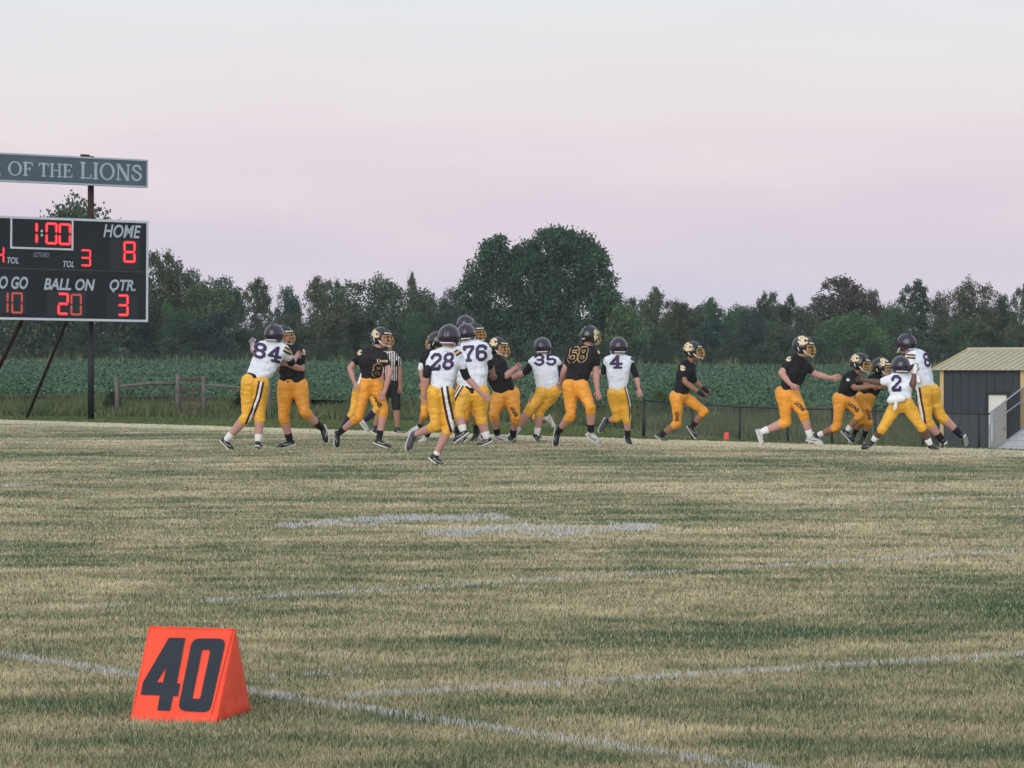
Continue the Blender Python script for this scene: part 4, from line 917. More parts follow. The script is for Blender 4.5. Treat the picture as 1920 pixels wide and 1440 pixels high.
# ------------------------------------------------------------------ players
m_skin = mat('skin_fair', (.50, .275, .235), .55, spec=.35, var=.10, vscale=9); m_skin2 = mat('skin_tan', (.30, .155, .10), .55, spec=.35, var=.1, vscale=9); m_skin3 = mat('skin_brown', (.125, .062, .042), .5, spec=.4, var=.1, vscale=9)
m_wj = mat('white_jersey', (.74, .79, .88), .8, spec=.2, var=.10, vscale=7, bump=.9, bscale=9); m_bj = mat('black_jersey', (.014, .014, .018), .75, spec=.3, var=.25, vscale=7, bump=.9, bscale=9)
m_wp = mat('gold_pants', (.78, .415, .045), .5, spec=.45, var=.22, vscale=6, bump=.9, bscale=11); m_bp = mat('orange_gold_pants', (.78, .325, .036), .5, spec=.45, var=.24, vscale=6, bump=.9, bscale=11)
m_mar = mat('maroon_stripe', (.045, .012, .022), .6); m_purp = mat('purple_numeral', (.040, .022, .085), .6); m_gold = mat('gold_print', (.62, .42, .17), .5); m_cream = mat('cream_print', (.72, .58, .36), .5); m_org2 = mat('dull_gold_line', (.30, .16, .05), .6)
m_hm = mat('helmet_maroon', (.020, .012, .030), .26, spec=.6, coat=.4); m_hb = mat('helmet_black', (.008, .009, .011), .24, spec=.7, coat=.3); m_mask = mat('gold_mask', (.62, .34, .10), .4, metal=.2); m_maskd = mat('dark_mask', (.03, .012, .02), .4)
m_ws = mat('white_cloth', (.74, .74, .74), .85, bump=.3, bscale=30); m_bs = mat('black_cloth', (.010, .010, .013), .8, bump=.3, bscale=25); m_nv = mat('navy_cloth', (.018, .018, .05), .8)
m_sh = mat('black_shoe', (.012, .013, .016), .45, spec=.5); m_shw = mat('white_shoe', (.50, .50, .50), .5, var=.45, vscale=14); m_shg = mat('grey_shoe', (.07, .075, .085), .55); m_sole = mat('white_sole', (.60, .60, .58), .6); m_eye = mat('eye_dark', (.015, .01, .01), .4); m_lip = mat('lip', (.30, .11, .09), .6)
m_pad = mat('hard_white_pad', (.75, .76, .78), .35, spec=.6); m_glv = mat('grey_glove', (.30, .33, .36), .7); m_glb = mat('blue_glove', (.10, .17, .26), .7)
def un(v): return v.normalized() if v.length > 1e-6 else Vector((0, 0, 1))
def helmet(parent, c, f, up, r, black, logo_side=0):
    """open shell with ear flaps, face opening, cage and rim; f = where it looks"""
    f = un(f); s = un(f.cross(up)); u = un(s.cross(f)); hm = m_hb if black else m_hm
    V = []; Fs = []; nu, nv = 40, 26
    def P(th, ph, k=1.):                  # th around from the front, ph from the top
        x = math.cos(th)*math.sin(ph); y = math.sin(th)*math.sin(ph); z = math.cos(ph)
        fl_ = 1+.05*max(0, -z)
        X = x*(1.13 if x < 0 else 1.02); 
        return c+(f*X+s*y*.94*fl_+u*z*1.03)*r*k
    def keep(th, ph):
        x = math.cos(th)*math.sin(ph); z = math.cos(ph)
        if z < -.78: return False
        if x < -.2 and z < -.55: return False
        if x > .40 and z < .33: return False
        if x > .20 and z < -.05 and abs(math.sin(th)*math.sin(ph)) < .80: return False
        return True
    for j in range(nv+1):
        for i in range(nu): V.append(P(2*math.pi*i/nu, max(.001, math.pi*j/nv)))
    for j in range(nv):
        for i in range(nu):
            if keep(2*math.pi*(i+.5)/nu, math.pi*(j+.5)/nv): Fs.append((j*nu+i, j*nu+(i+1) % nu, (j+1)*nu+(i+1) % nu, (j+1)*nu+i))
    bm = bmesh.new(); o0 = org(parent); vs = [bm.verts.new(v-o0) for v in V]
    for q in Fs: bm.faces.new([vs[i] for i in q])
    bmesh.ops.remove_doubles(bm, verts=bm.verts, dist=.0012)
    for v in [v for v in bm.verts if not v.link_faces]: bm.verts.remove(v)
    bmesh.ops.recalc_face_normals(bm, faces=bm.faces)
    geo = bm.faces[:]; bmesh.ops.solidify(bm, geom=geo, thickness=.012)
    for q in bm.faces: q.smooth = True
    me = bpy.data.meshes.new('helmet'); bm.to_mesh(me); bm.free(); h = link('helmet', me, hm, parent)
    # ridge, vents band at the back, chin strap
    b = MB()
    b.tube([P(math.pi*0, ph, 1.02) if ph > 0 else P(math.pi, -ph, 1.02) for ph in np.linspace(1.05, -1.5, 14)], r*.05, 5); b.out('ridge', hm, h, True)
    # cage
    mm = m_mask if black else m_maskd; b = MB(); rb = r*.036
    def Q(a, z, k): return c+(f*math.cos(a)*k+s*math.sin(a)*k*.86+u*z)*r
    for z, k, am in ((.22, 1.10, .95), (-.12, 1.30, 1.05), (-.42, 1.36, 1.05), (-.74, 1.28, .95)):
        b.tube([Q(a, z-.06*abs(a), k*(1-.10*a*a)) for a in np.linspace(-am, am, 11)], rb, 5)
    for a in (-.30, .30): b.tube([Q(a, .22, 1.08), Q(a, -.12, 1.30), Q(a, -.42, 1.36), Q(a, -.74, 1.27)], rb, 5)
    for a in (-.95, .95): b.tube([Q(a, .22, 1.0), Q(a*1.05, -.12, 1.15), Q(a*1.05, -.42, 1.22), Q(a, -.74, 1.16)], rb, 5)
    b.out('facemask', mm, h, True)
    b = MB()
    for sg_ in (-1, 1): b.tube([Q(sg_*1.45, -.25, .98), Q(sg_*1.0, -.66, 1.02), Q(sg_*.35, -.86, 1.10)], r*.07, 5)
    b.cap(Q(-.15, -.86, 1.08), r*.12, Q(.15, -.86, 1.08), r*.12, 8, 2); b.out('chin_strap', m_ws if not black else m_ws, h, True)
    # white clip pieces at the ears, brow and back
    if black:
        b = MB()
        for sg_ in (-1, 1): b.tube([P(sg_*1.9, 1.75, 1.02), P(sg_*1.75, 2.1, 1.03)], r*.055, 5)
        b.tube([P(a, 1.17, 1.03) for a in np.linspace(-.75, .75, 9)], r*.07, 5)
        b.box(P(math.pi-.2, 1.95, 1.03), s*r*.02+(P(math.pi+.2, 1.95, 1.03)-P(math.pi-.2, 1.95, 1.03)), u*r*.16, f*r*-.02); tag(b.out('clip', m_ws, h, True), kind='stuff')
    else:
        b = MB(); b.tube([P(math.pi+a, 2.12, 1.0) for a in np.linspace(-.8, .8, 9)], r*.06, 5); b.out('neck_bumper', m_pad, h, True)
    return h, P, s, f, u
def person(label, team, H, yf, J, face, g=1.06, skin=None, sock='black', shoe=('black', 'black'), sleeve=None, group=None, gloves=None, Yo=None, hr=.147, belt=False, fat=1., kneeA=.20, kneeB=.20, cap=.5, upv=None, cat='person', headless=False):
    Y0 = Yo or CAMZ*F/(yf-HZ); skin = skin or m_skin; K = H/1.75
    nA = 'sA sB eA eB wA wB hA hB kA kB aA aB tA tB head'.split(); p = {}
    def fix(k, dz=0.): x = J[k]; return at(x[0], x[1], Y0+(x[2] if len(x) > 2 else 0)+dz)
    def seg(k, par, L_):
        x = J[k]; sg_ = x[2] if len(x) > 2 else 0; q = at(x[0], x[1], p[par].y); l = (q-p[par]).length
        dY = math.sqrt(max(0, L_*L_-l*l))*sg_ if l < L_ else 0
        dY = max(-L_*.9, min(L_*.9, dY)); return at(x[0], x[1], p[par].y+dY)
    for k in ('sA', 'sB', 'hA', 'hB', 'head'): p[k] = fix(k)
    for s in 'AB':
        p['e'+s] = seg('e'+s, 's'+s, .172*H); p['w'+s] = seg('w'+s, 'e'+s, .150*H)
        p['k'+s] = seg('k'+s, 'h'+s, .245*H); p['a'+s] = seg('a'+s, 'k'+s, .246*H)
        p['t'+s] = seg('t'+s, 'a'+s, .155*H)
    ctr = (p['hA']+p['hB'])/2; root = thing('person', (ctr.x, ctr.y, 0), label, cat, group)
    R = lambda r: r*K*g
    sc = (p['sA']+p['sB'])/2; pc = ctr; ax = un(p['sB']-p['sA']); neck = sc+un(p['head']-sc)*.04
    up_t = un(sc-pc); f3 = Vector(face); f3 = un(f3)
    chestN = un(ax.cross(up_t));
    if chestN.dot(f3) < 0: chestN = -chestN
    def lp(a, b, t): return p[a].lerp(p[b], t) if isinstance(a, str) else a.lerp(b, t)
    # ---- body: one continuous surface
    B = []
    hd = p['head']; B += [(hd+f3*.01*K, .088*K, hd+f3*.02-Vector((0, 0, .055*K)), .072*K)]
    if not headless: B += [(hd+f3*.085*K-Vector((0, 0, .03)), .018*K, hd+f3*.108*K-Vector((0, 0, .045)), .013*K), (hd+f3*.055-Vector((0, 0, .1)), .04*K, hd+f3*.075-Vector((0, 0, .105)), .028*K)]
    B += [(hd-Vector((0, 0, .05)), .062*K, sc, .060*K), (lp('sA', 'sB', .12), .048*K, lp('sA', 'sB', .88), .048*K)]
    for s in 'AB':
        B += [(sc.lerp(p['s'+s], .4)-up_t*.08, R(.065), pc.lerp(p['h'+s], .4), R(.065)*fat)]
        B += [(p['s'+s], R(.052), p['e'+s], R(.044)), (p['e'+s], R(.043), lp('e'+s, 'w'+s, .3), R(.047)), (lp('e'+s, 'w'+s, .3), R(.047), p['w'+s], R(.029))]
        B += [(p['h'+s], R(.055), lp('h'+s, 'k'+s, .5), R(.060)), (lp('h'+s, 'k'+s, .5), R(.06), p['k'+s], R(.054)), (p['k'+s], R(.056), lp('k'+s, 'a'+s, .32), R(.062)), (lp('k'+s, 'a'+s, .32), R(.062), p['a'+s], R(.038)),]
    X = MB()
    for s in 'AB':                         # hands: palm in the body, five fingers each
        w = p['w'+s]; d = un(w-p['e'+s]); hw = J.get('p'+s); 
        if hw: d = un(at(hw[0], hw[1], w.y+(hw[2] if len(hw) > 2 else 0))-w)
        sd_ = un(d.cross(Vector((0, 1, .2)))); nrm = un(d.cross(sd_)); L0 = .085*K
        B += [(w, R(.027), w+d*L0*.5-sd_*.012, .026*K), (w+d*L0*.35+sd_*.014, .024*K, w+d*L0+sd_*.022, .018*K), (w+d*L0*.35-sd_*.014, .024*K, w+d*L0-sd_*.022, .018*K)]
        for i, (o, ln) in enumerate(((-.030, .068), (-.010, .080), (.010, .074), (.029, .058))):
            b0 = w+d*L0*.9+sd_*o*K; d1 = un(d+sd_*o*4+nrm*.15); d2 = un(d+sd_*o*3+nrm*.6)
            X.tube([b0, b0+d1*ln*.5*K, b0+d1*ln*.5*K+d2*ln*.55*K], .0105*K, 6, .007*K)
        b0 = w+d*L0*.3-sd_*.026*K; X.tube([b0, b0-sd_*.028*K+d*.03*K, b0-sd_*.035*K+d*.066*K], .0125*K, 6, .008*K)
    body = blob('body', B, .0145, skin, root, 3, X)
    if not headless and f3.y < .35:
        s_ = un(f3.cross(Vector((0, 0, 1))))
        for q in (-1, 1): MB().cap(hd+f3*.090*K+s_*q*.032*K+Vector((0, 0, .005)), .011*K, hd+f3*.090*K+s_*q*.040*K+Vector((0, 0, .005)), .010*K, 6, 2).out('eye', m_eye, body)
        MB().cap(hd+f3*.095*K-s_*.02-Vector((0, 0, .072)), .008, hd+f3*.095*K+s_*.02-Vector((0, 0, .072)), .008, 6, 2).out('mouth', m_lip, body)
    # ---- jersey with shoulder pads
    jm = {'w': m_wj, 'b': m_bj, 'r': m_ws}[team]; J_ = []
    pad = .086 if team != 'r' else .055
    ins = .10
    a_, b_ = lp('sA', 'sB', ins), lp('sB', 'sA', ins)
    J_ += [(a_, R(pad), b_, R(pad)), (sc.lerp(a_, .55)+up_t*.035, R(pad), sc.lerp(b_, .55)+up_t*.035, R(pad)), (sc, R(.10), sc+un(hd-sc)*(.075 if team != 'r' else .02), R(.080)), (sc.lerp(a_, .6)-up_t*.03+chestN*.04, R(pad), sc.lerp(b_, .6)-up_t*.03+chestN*.04, R(pad)), (pc.lerp(p['hA'], .6)+up_t*.075*K, R(.100)*fat, pc.lerp(p['hB'], .6)+up_t*.075*K, R(.100)*fat), (sc-up_t*.1, R(.12), pc+up_t*.12, R(.112)*fat)]
    for s in 'AB':
        t1 = sc.lerp(p['s'+s], .52)-up_t*.09; t2 = pc.lerp(p['h'+s], .55)+up_t*.07*K
        J_ += [(t1+chestN*.03, R(.105), t1.lerp(t2, .5)+chestN*.015*fat, R(.104)*fat), (t1.lerp(t2, .5), R(.104)*fat, t2, R(.098)*fat), (t1-chestN*.02, R(.10), t2, R(.09)*fat)]
        J_ += [(lp('s'+s, 's'+('B' if s == 'A' else 'A'), .06), R(pad), lp('s'+s, 'e'+s, cap*.84), R(.066)), (lp('s'+s, 'e'+s, cap*.6), R(.069), lp('s'+s, 'e'+s, cap), R(.063))]
    jer = blob('jersey', J_, .0155, jm, root, 4, None, .012, 10)
    MB().tube([neck+(ax*math.cos(a)+chestN*math.sin(a))*.078*K+up_t*.028 for a in np.linspace(0, 2*math.pi, 15)], .014, 6).out('collar', jm, jer, True)
    # ---- pants
    pm = {'w': m_wp, 'b': m_bp, 'r': m_bs}[team]; Q_ = [(p['hA']+up_t*.03, R(.088)*fat, p['hB']+up_t*.03, R(.088)*fat), (pc.lerp(p['hA'], .5)+up_t*.065, R(.096)*fat, pc.lerp(p['hB'], .5)+up_t*.065, R(.096)*fat), (pc+up_t*.08, R(.095)*fat, pc-up_t*.02, R(.10)*fat), (pc+chestN*.02, R(.10)*fat, pc-up_t*.04, R(.09)*fat)]
    for s in 'AB':
        Q_ += [(p['h'+s]-chestN*.040, R(.102)*fat, lp('h'+s, 'k'+s, .35), R(.094)*fat), (p['h'+s]+chestN*.01, R(.096)*fat, lp('h'+s, 'k'+s, .35), R(.09)*fat), (lp('h'+s, 'k'+s, .35), R(.094)*fat, lp('h'+s, 'k'+s, .92), R(.069)), (lp('h'+s, 'k'+s, .9), R(.070), p['k'+s], R(.070))]
        kk = kneeA if s == 'A' else kneeB
        if team != 'r': Q_ += [(p['k'+s], R(.070), lp('k'+s, 'a'+s, kk), R(.069))]
        else: Q_ += [(p['h'+s], R(.09), lp('h'+s, 'k'+s, .95), R(.085))]
    pants = blob('pants', Q_, .0150, pm, root, 3, None, .008, 15)
    if belt: blob('undershirt', [(pc.lerp(p['hA'], .55)+up_t*.06*K, R(.108)*fat, pc.lerp(p['hB'], .55)+up_t*.06*K, R(.108)*fat)], .016, m_bs, root, 2)
    # ---- arms sleeves, socks, shoes
    for s in 'AB':
        if sleeve and s in sleeve: blob('undershirt_sleeve', [(p['s'+s], R(.064 if cap < .4 else .060), p['e'+s], R(.051)), (p['e'+s], R(.051), lp('e'+s, 'w'+s, .12), R(.047))], .014, m_bs, root, 2, None, .003)
        if gloves and s in gloves[0]:
            w = p['w'+s]; d = un(w-p['e'+s]); MB().cap(w, .036*K, w+d*.07*K, .040*K).cap(w+d*.06*K, .038*K, w+d*.12*K, .03*K).out('glove', gloves[1], root, True)
        sk = {'black': m_bs, 'white': m_ws, 'navy': m_nv, 'none': None}[sock]
        if sk is not None:
            t0 = {'black': .74, 'white': .80, 'navy': .28}[sock]
            blob('sock', [(lp('k'+s, 'a'+s, t0), R(.050 if t0 > .5 else .064), p['a'+s], R(.044)), (p['a'+s], R(.042), lp('k'+s, 'a'+s, 1.12), .040*K)], .013, sk, root, 2)
        a, t = p['a'+s], p['t'+s]; sh_ = un(a-p['k'+s]); fd = un(t-a)
        heel = a+sh_*.050*K-un(fd-sh_*fd.dot(sh_))*.030*K; d = un(t-heel); Lf = .250*K; t = heel+d*Lf*.94
        shc = shoe[0 if s == 'A' else 1]; sm = {'black': m_sh, 'white': m_shw, 'grey': m_shg}[shc]
        dn = un(sh_-d*sh_.dot(d)); lat = un(d.cross(dn))
        so_ = blob('shoe', [(a+sh_*.005, .044*K, heel+d*.03*K, .043*K), (heel, .036*K, heel+d*.06*K, .038*K), (heel+d*.05*K+lat*.008, .040*K, t-d*.06*K+lat*.012+dn*.010, .033*K), (heel+d*.05*K-lat*.008, .040*K, t-d*.06*K-lat*.012+dn*.010, .033*K), (t-d*.06*K+dn*.012, .034*K, t-d*.025*K+dn*.018, .024*K)], .011, sm, root, 3)
        fl_m = m_sole if shc == 'black' else m_sh
        if shc != 'grey':
            for sg_ in (-1, 1): MB().tube([heel+d*(.02+.032*q)*K+lat*sg_*(.043-.002*abs(q-2))*K-dn*(-.004+.010*(q-1.2)**2*.4)*K for q in range(5)], .0065*K, 5, .003).out('side_flash', fl_m, so_, True)
        V = [];
        for k_, (off, hw) in enumerate(((-.035, .026), (0, .034), (.06, .036), (.12, .040), (.17, .042), (.215, .034), (.238, .016))):
            for z in (.026, .044):
                V += [heel+d*off*K+lat*hw*K+dn*z*K, heel+d*off*K-lat*hw*K+dn*z*K]
        Fs = [(0, 1, 3, 2), (24, 26, 27, 25)]
        for i in range(6): b0 = i*4; Fs += [(b0, b0+4, b0+5, b0+1), (b0+2, b0+3, b0+7, b0+6), (b0, b0+2, b0+6, b0+4), (b0+1, b0+5, b0+7, b0+3)]
        mk('sole', V, Fs, m_sole if shc != 'grey' else m_sole, so_)
    black = team == 'b'
    upn = un(upv and Vector(upv) or (Vector((0, 0, 1))+(hd-sc)*1.2))
    hel = None
    if team != 'r': hel = helmet(root, hd+Vector((0, 0, .015)), f3, upn, hr*K**.3, black)
    return dict(root=root, jersey=jer, pants=pants, body=body, p=p, helmet=hel, K=K)
def number(P_, s, O, U, V, m=None, outline=False):
    tr = bvh(P_['jersey']); m = m or m_purp
    if outline:
        c, st, tw = glyph_cells(s, .135, 40); decal_grid('jersey_number', c, st, tw, O, U, V, tr, m_gold, P_['jersey'], .006)
        c, st, tw = glyph_cells(s, .088, 40); decal_grid('number_fill', c, st, tw, O, U, V, tr, m_bj, P_['jersey'], .011)
    else:
        c, st, tw = glyph_cells(s, .088, 40); decal_grid('jersey_number', c, st, tw, O, U, V, tr, m, P_['jersey'], .006)
def emblem(P_, part, x, y, w, h, lean=0., m=None, base=None):
    ob = P_['helmet'][0] if part == 'helmet' else P_[part]; tr = bvh(ob); c, st, tw = glyph_cells('@', .115, 30)
    decal_grid('emblem', c, st, tw, (x-w/2+lean, y+h/2), (w, lean), (-lean, -h), tr, m or m_cream, ob, .004)
def lettering(P_, s, O, U, V, m=None, part='pants'): decal_text('lettering', s, O, U, V, bvh(P_[part]), m or m_bs, P_[part], .035)
def side_stripe(P_, pts, w, mid=True):
    tr = bvh(P_['pants']); band('side_stripe', pts, w, tr, m_mar, P_['pants'], .005)
    if mid: band('side_stripe', pts, w*.36, tr, m_ws, P_['pants'], .010)
def shoulder_stripes(P_, pts, w=3.2, gap=3.6, cols=None):
    tr = bvh(P_['jersey'])
    for i, m in enumerate(cols or (m_mar, m_gold, m_mar)): band('sleeve_stripe', pts, w, tr, m, P_['jersey'], .006, off_px=(i-1)*gap)

GW = 'players in white jerseys and gold pants'; GB = 'players in black jerseys and gold pants'
# 84 and the man blocking him
p84 = person('person in white jersey 84 leaning into a blocker, leftmost player, back turned', 'w', 1.80, 843,
 dict(head=(514, 629), sA=(489, 651, .02), sB=(533, 657, .05), eA=(477, 658, 1), wA=(474, 645, 1), eB=(546, 680, 1), wB=(556, 668, 1), hA=(468, 716), hB=(488, 718), kA=(463, 781, .3), kB=(487, 779, .4), aA=(426, 823, 1), aB=(484, 825, 0), tA=(437, 842, 0), tB=(488, 839, 1)),
 (.35, .9, 0), 1.15, sock='white', sleeve='B', gloves=('A', m_glb), group=GW, belt=True, fat=1.08)
number(p84, '84', (472, 669), (52, 12), (6, -29)); side_stripe(p84, [(490, 715), (484, 745), (475, 770), (464, 796)], 11); shoulder_stripes(p84, [(532, 654), (548, 662)])
pbl = person('person in plain black jersey grappling with player 84, facing the camera side', 'b', 1.82, 838,
 dict(head=(531, 630), sA=(527, 657, .0), sB=(562, 660, 0), eA=(520, 690, -.6), wA=(512, 690, -.5), eB=(565, 692, -.3), wB=(541, 684, -1), hA=(536, 722), hB=(561, 722), kA=(532, 782, -.4), kB=(571, 772, -.5), aA=(543, 824, .4), aB=(600, 800, .6), tA=(521, 836, 0), tB=(611, 829, 0)),
 (.75, -.5, -.05), 1.13, Yo=51.6, group=GB, fat=1.1, hr=.142)
emblem(pbl, 'jersey', 571, 660, 8, 10)
# runner with the hand on his hip
prn = person('person in black jersey numbered 8 striding right with hand on hip, gold facemask', 'b', 1.74, 840,
 dict(head=(715, 634), sA=(679, 664, .05), sB=(718, 668, -.12), eA=(656, 690, .3), wA=(665, 719, -.4), pA=(671, 727, -.05), eB=(731, 697, -.3), wB=(722, 733, -.4), pB=(713, 748), hA=(687, 716), hB=(702, 716), kA=(672, 783, .3), kB=(720, 768, -.8), aA=(637, 811, .9), aB=(711, 822, .5), tA=(634, 841, 0), tB=(736, 838, 0)),
 (.86, -.5, -.08), 1.02, group=GB)
number(prn, '8', (697, 704), (17, 5), (6, -24), outline=True); emblem(prn, 'jersey', 674, 660, 8, 11); emblem(prn, 'helmet', 702, 624, 12, 15, 2)
lettering(prn, 'LIONS', (692, 744), (21, 21), (5, -6)); lettering(prn, 'Lions', (707, 679), (20, 0), (0, -6), m_cream, 'jersey')
# referee and a white player crossing behind him
prf = person('person officiating in black and white striped shirt and black shorts', 'r', 1.78, 812,
 dict(head=(727, 645), sA=(721, 668, .05), sB=(742, 667, -.05), eA=(716, 692, 0), wA=(718, 712, -.5), eB=(750, 694, 0), wB=(750, 722, -.3), hA=(729, 720), hB=(741, 720), kA=(713, 764, 0), kB=(743, 765, 0), aA=(703, 799, 0), aB=(745, 802, 0), tA=(706, 811, -1), tB=(756, 811, 0)),
 (.2, -1, 0), .98, skin=m_skin2, sock='none', fat=.95)
tr = bvh(prf['jersey'])
for k in range(9): band('shirt_stripe', [(716+k*4.2, 655), (717+k*4.0, 690), (718+k*3.8, 718)], 2.0, tr, m_bs, prf['jersey'], .006)
band('shirt_number', [(744, 676), (744, 686)], 5, tr, m_bs, prf['jersey'], .009)
hcap = MB().cap(prf['p']['head']+Vector((0, 0, .05)), .098, prf['p']['head']+Vector((0, .0, .06)), .098).out('cap', m_bs, prf['root'], True)
px5 = person('person in white jersey and gold pants almost hidden behind the striding black runner', 'w', 1.66, 818,
 dict(head=(712, 652), sA=(690, 676, 0), sB=(712, 678, 0), eA=(684, 698, 0), wA=(690, 712, -.5), eB=(714, 700, 0), wB=(706, 715, -.5), hA=(672, 728), hB=(694, 726), kA=(661, 774, 0), kB=(708, 766, -.3), aA=(640, 806, .3), aB=(684, 789, .3), tA=(633, 816, 0), tB=(693, 809, 0)),
 (-.6, .7, 0), .95, sock='navy', shoe=('black', 'white'), group=GW)
# black player hidden left of 28
p7 = person('person in black jersey with white undersleeve half hidden behind player 28', 'b', 1.72, 832,
 dict(head=(819, 641), sA=(797, 668, 0), sB=(826, 668, 0), eA=(789, 692, 0), wA=(792, 716, 0), eB=(830, 692, 0), wB=(826, 712, 0), hA=(801, 728), hB=(818, 728), kA=(796, 776, -.6), kB=(818, 780, 0), aA=(787, 798, .9), aB=(800, 818, .8), tA=(776, 806, 0), tB=(781, 832, 0)),
 (-.7, .6, 0), .95, shoe=('white', 'white'), group=GB, Yo=55.5)
MB().cap(p7['p']['sA'].lerp(p7['p']['eA'], .62), .056, p7['p']['sA'].lerp(p7['p']['eA'], .95), .052).out('undersleeve', m_ws, p7['root'], True)
# tall team mate and the man he blocks, behind 76
p9 = person('person with high purple black helmet, tallest head showing above player 76', 'w', 1.92, 836,
 dict(head=(873, 611), sA=(858, 640, 0), sB=(890, 640, 0), eA=(858, 670, 0), wA=(866, 690, .4), eB=(892, 668, 0), wB=(900, 690, .4), hA=(868, 712), hB=(886, 712), kA=(862, 768, 0), kB=(893, 768, 0), aA=(858, 812, 0), aB=(893, 806, .3), tA=(851, 828, 0), tB=(889, 822, 0)),
 (.3, .9, 0), 1., group=GW, Yo=56, skin=m_skin2)
p10 = person('person in black helmet with orange gold facemask peeking over the shoulder of 76', 'b', 1.86, 834,
 dict(head=(889, 625), sA=(882, 655, 0), sB=(911, 658, 0), eA=(880, 688, 0), wA=(884, 700, -.5), eB=(912, 684, 0), wB=(900, 700, -.5), hA=(882, 722), hB=(902, 722), kA=(874, 776, -.3), kB=(905, 772, 0), aA=(868, 815, 0), aB=(908, 812, .3), tA=(861, 830, 0), tB=(917, 828, 0)),
 (.8, -.55, 0), 1., group=GB, Yo=55, skin=m_skin2)
# crouching black player with gold helmet
p11 = person('person in black jersey with gold helmet emblem bending forward and reaching, left of 35', 'b', 1.78, 830,
 dict(head=(934, 652), sA=(916, 681, 0), sB=(940, 683, -.1), eA=(925, 710, -.4), wA=(952, 700, -.3), pA=(966, 690), eB=(948, 706, -.2), wB=(963, 693, -.2), hA=(938, 738), hB=(957, 740), kA=(926, 778, -.5), kB=(967, 782, -.4), aA=(932, 812, .5), aB=(962, 813, .5), tA=(948, 824, 0), tB=(946, 829, 0)),
 (.85, -.5, -.1), 1.16, shoe=('white', 'black'), group=GB, fat=1.12, Yo=54.6)
emblem(p11, 'helmet', 925, 640, 13, 15); lettering(p11, 'LIONS', (956, 765), (10, 18), (6, -4), m_bs)
blob('undershirt', [(p11['p']['hA']+Vector((0, -.03, .05)), .115, p11['p']['hA'].lerp(p11['p']['hB'], .4)+Vector((0, -.04, .1)), .12)], .016, m_bs, p11['root'], 2)
b_ = MB().cap(p11['p']['kB'].lerp(p11['p']['aB'], .18), .052, p11['p']['kB'].lerp(p11['p']['aB'], .75), .045); b_.out('long_sock', mat('orange_sock', (.62, .13, .04), .8), p11['root'], True)
# 76
p76 = person('person in white jersey 76, heavy build, back turned, behind player 28', 'w', 1.86, 833,
 dict(head=(874, 627), sA=(860, 655, 0), sB=(909, 655, 0), eA=(858, 690, .4), wA=(862, 712, .6), eB=(918, 684, .3), wB=(924, 700, 1), hA=(871, 738), hB=(900, 738), kA=(860, 776, -.5), kB=(901, 783, 0), aA=(868, 806, -.2), aB=(912, 819, 0), tA=(845, 832, -.2), tB=(897, 833, 0)),
 (.25, .95, 0), 1.26, sock='white', group=GW, fat=1.16, Yo=53.2, sleeve='AB', belt=True)
number(p76, '76', (868, 679), (45, -3), (0, -31)); side_stripe(p76, [(867, 722), (857, 738), (850, 752)], 7)
# 28, nearest
p28 = person('person in white jersey 28 with black sleeves running away, nearest and largest player', 'w', 1.72, 870,
 dict(head=(842, 633), sA=(814, 668, .02), sB=(860, 669, -.02), eA=(800, 702, -.3), wA=(797, 736, .6), eB=(874, 706, .5), wB=(903, 738, .3), pB=(916, 746), hA=(815, 737), hB=(838, 737), kA=(817, 799, -.2), kB=(842, 800, .0), aA=(780, 815, .8), aB=(818, 852, .2), tA=(764, 850, 0), tB=(828, 869, .0)),
 (.2, .97, 0), 1.0, sock='none', shoe=('grey', 'black'), sleeve='AB', group=GW)
MB().cap(p28['p']['kB'].lerp(p28['p']['aB'], .90), .040, p28['p']['aB'], .042).out('sock', m_ws, p28['root'], True)
number(p28, '28', (805, 695), (44, -2), (4, -33)); side_stripe(p28, [(833, 724), (838, 755), (844, 785), (851, 812)], 14); shoulder_stripes(p28, [(853, 664), (866, 656)])
# 35 and a hidden opponent
p13 = person('person crouching behind player 35 with only a kicked out leg and white shoe showing', 'b', 1.55, 822,
 dict(head=(1022, 690), sA=(1012, 702, 0), sB=(1036, 702, 0), eA=(1014, 716, .5), wA=(1018, 724, .5), eB=(1034, 716, .5), wB=(1030, 724, .5), hA=(1018, 740), hB=(1034, 740), kA=(1014, 770, 0), kB=(1003, 783, 0), aA=(1010, 812, 0), aB=(1023, 785, .1), tA=(1016, 824, 0), tB=(1039, 805, .0)),
 (.5, .8, 0), .85, sock='none', shoe=('black', 'white'), group=GB)
p35 = person('person in white jersey 35 with left arm stretched out, back turned', 'w', 1.74, 829,
 dict(head=(1017, 652), sA=(1000, 679, 0), sB=(1043, 679, 0), eA=(986, 697, .2), wA=(948, 713, .2), pA=(928, 721), eB=(1053, 702, .3), wB=(1054, 722, .7), hA=(1016, 736), hB=(1039, 734), kA=(994, 766, -.5), kB=(1012, 770, .2), aA=(966, 811, .2), aB=(1007, 812, 0), tA=(965, 828, 0), tB=(1010, 827, 0)),
 (.1, .99, 0), 1.14, sock='white', sleeve='AB', cap=.12, group=GW, fat=1.04)
number(p35, '35', (1001, 686), (42, -1), (0, -22)); side_stripe(p35, [(1009, 718), (1000, 735), (991, 752)], 5)
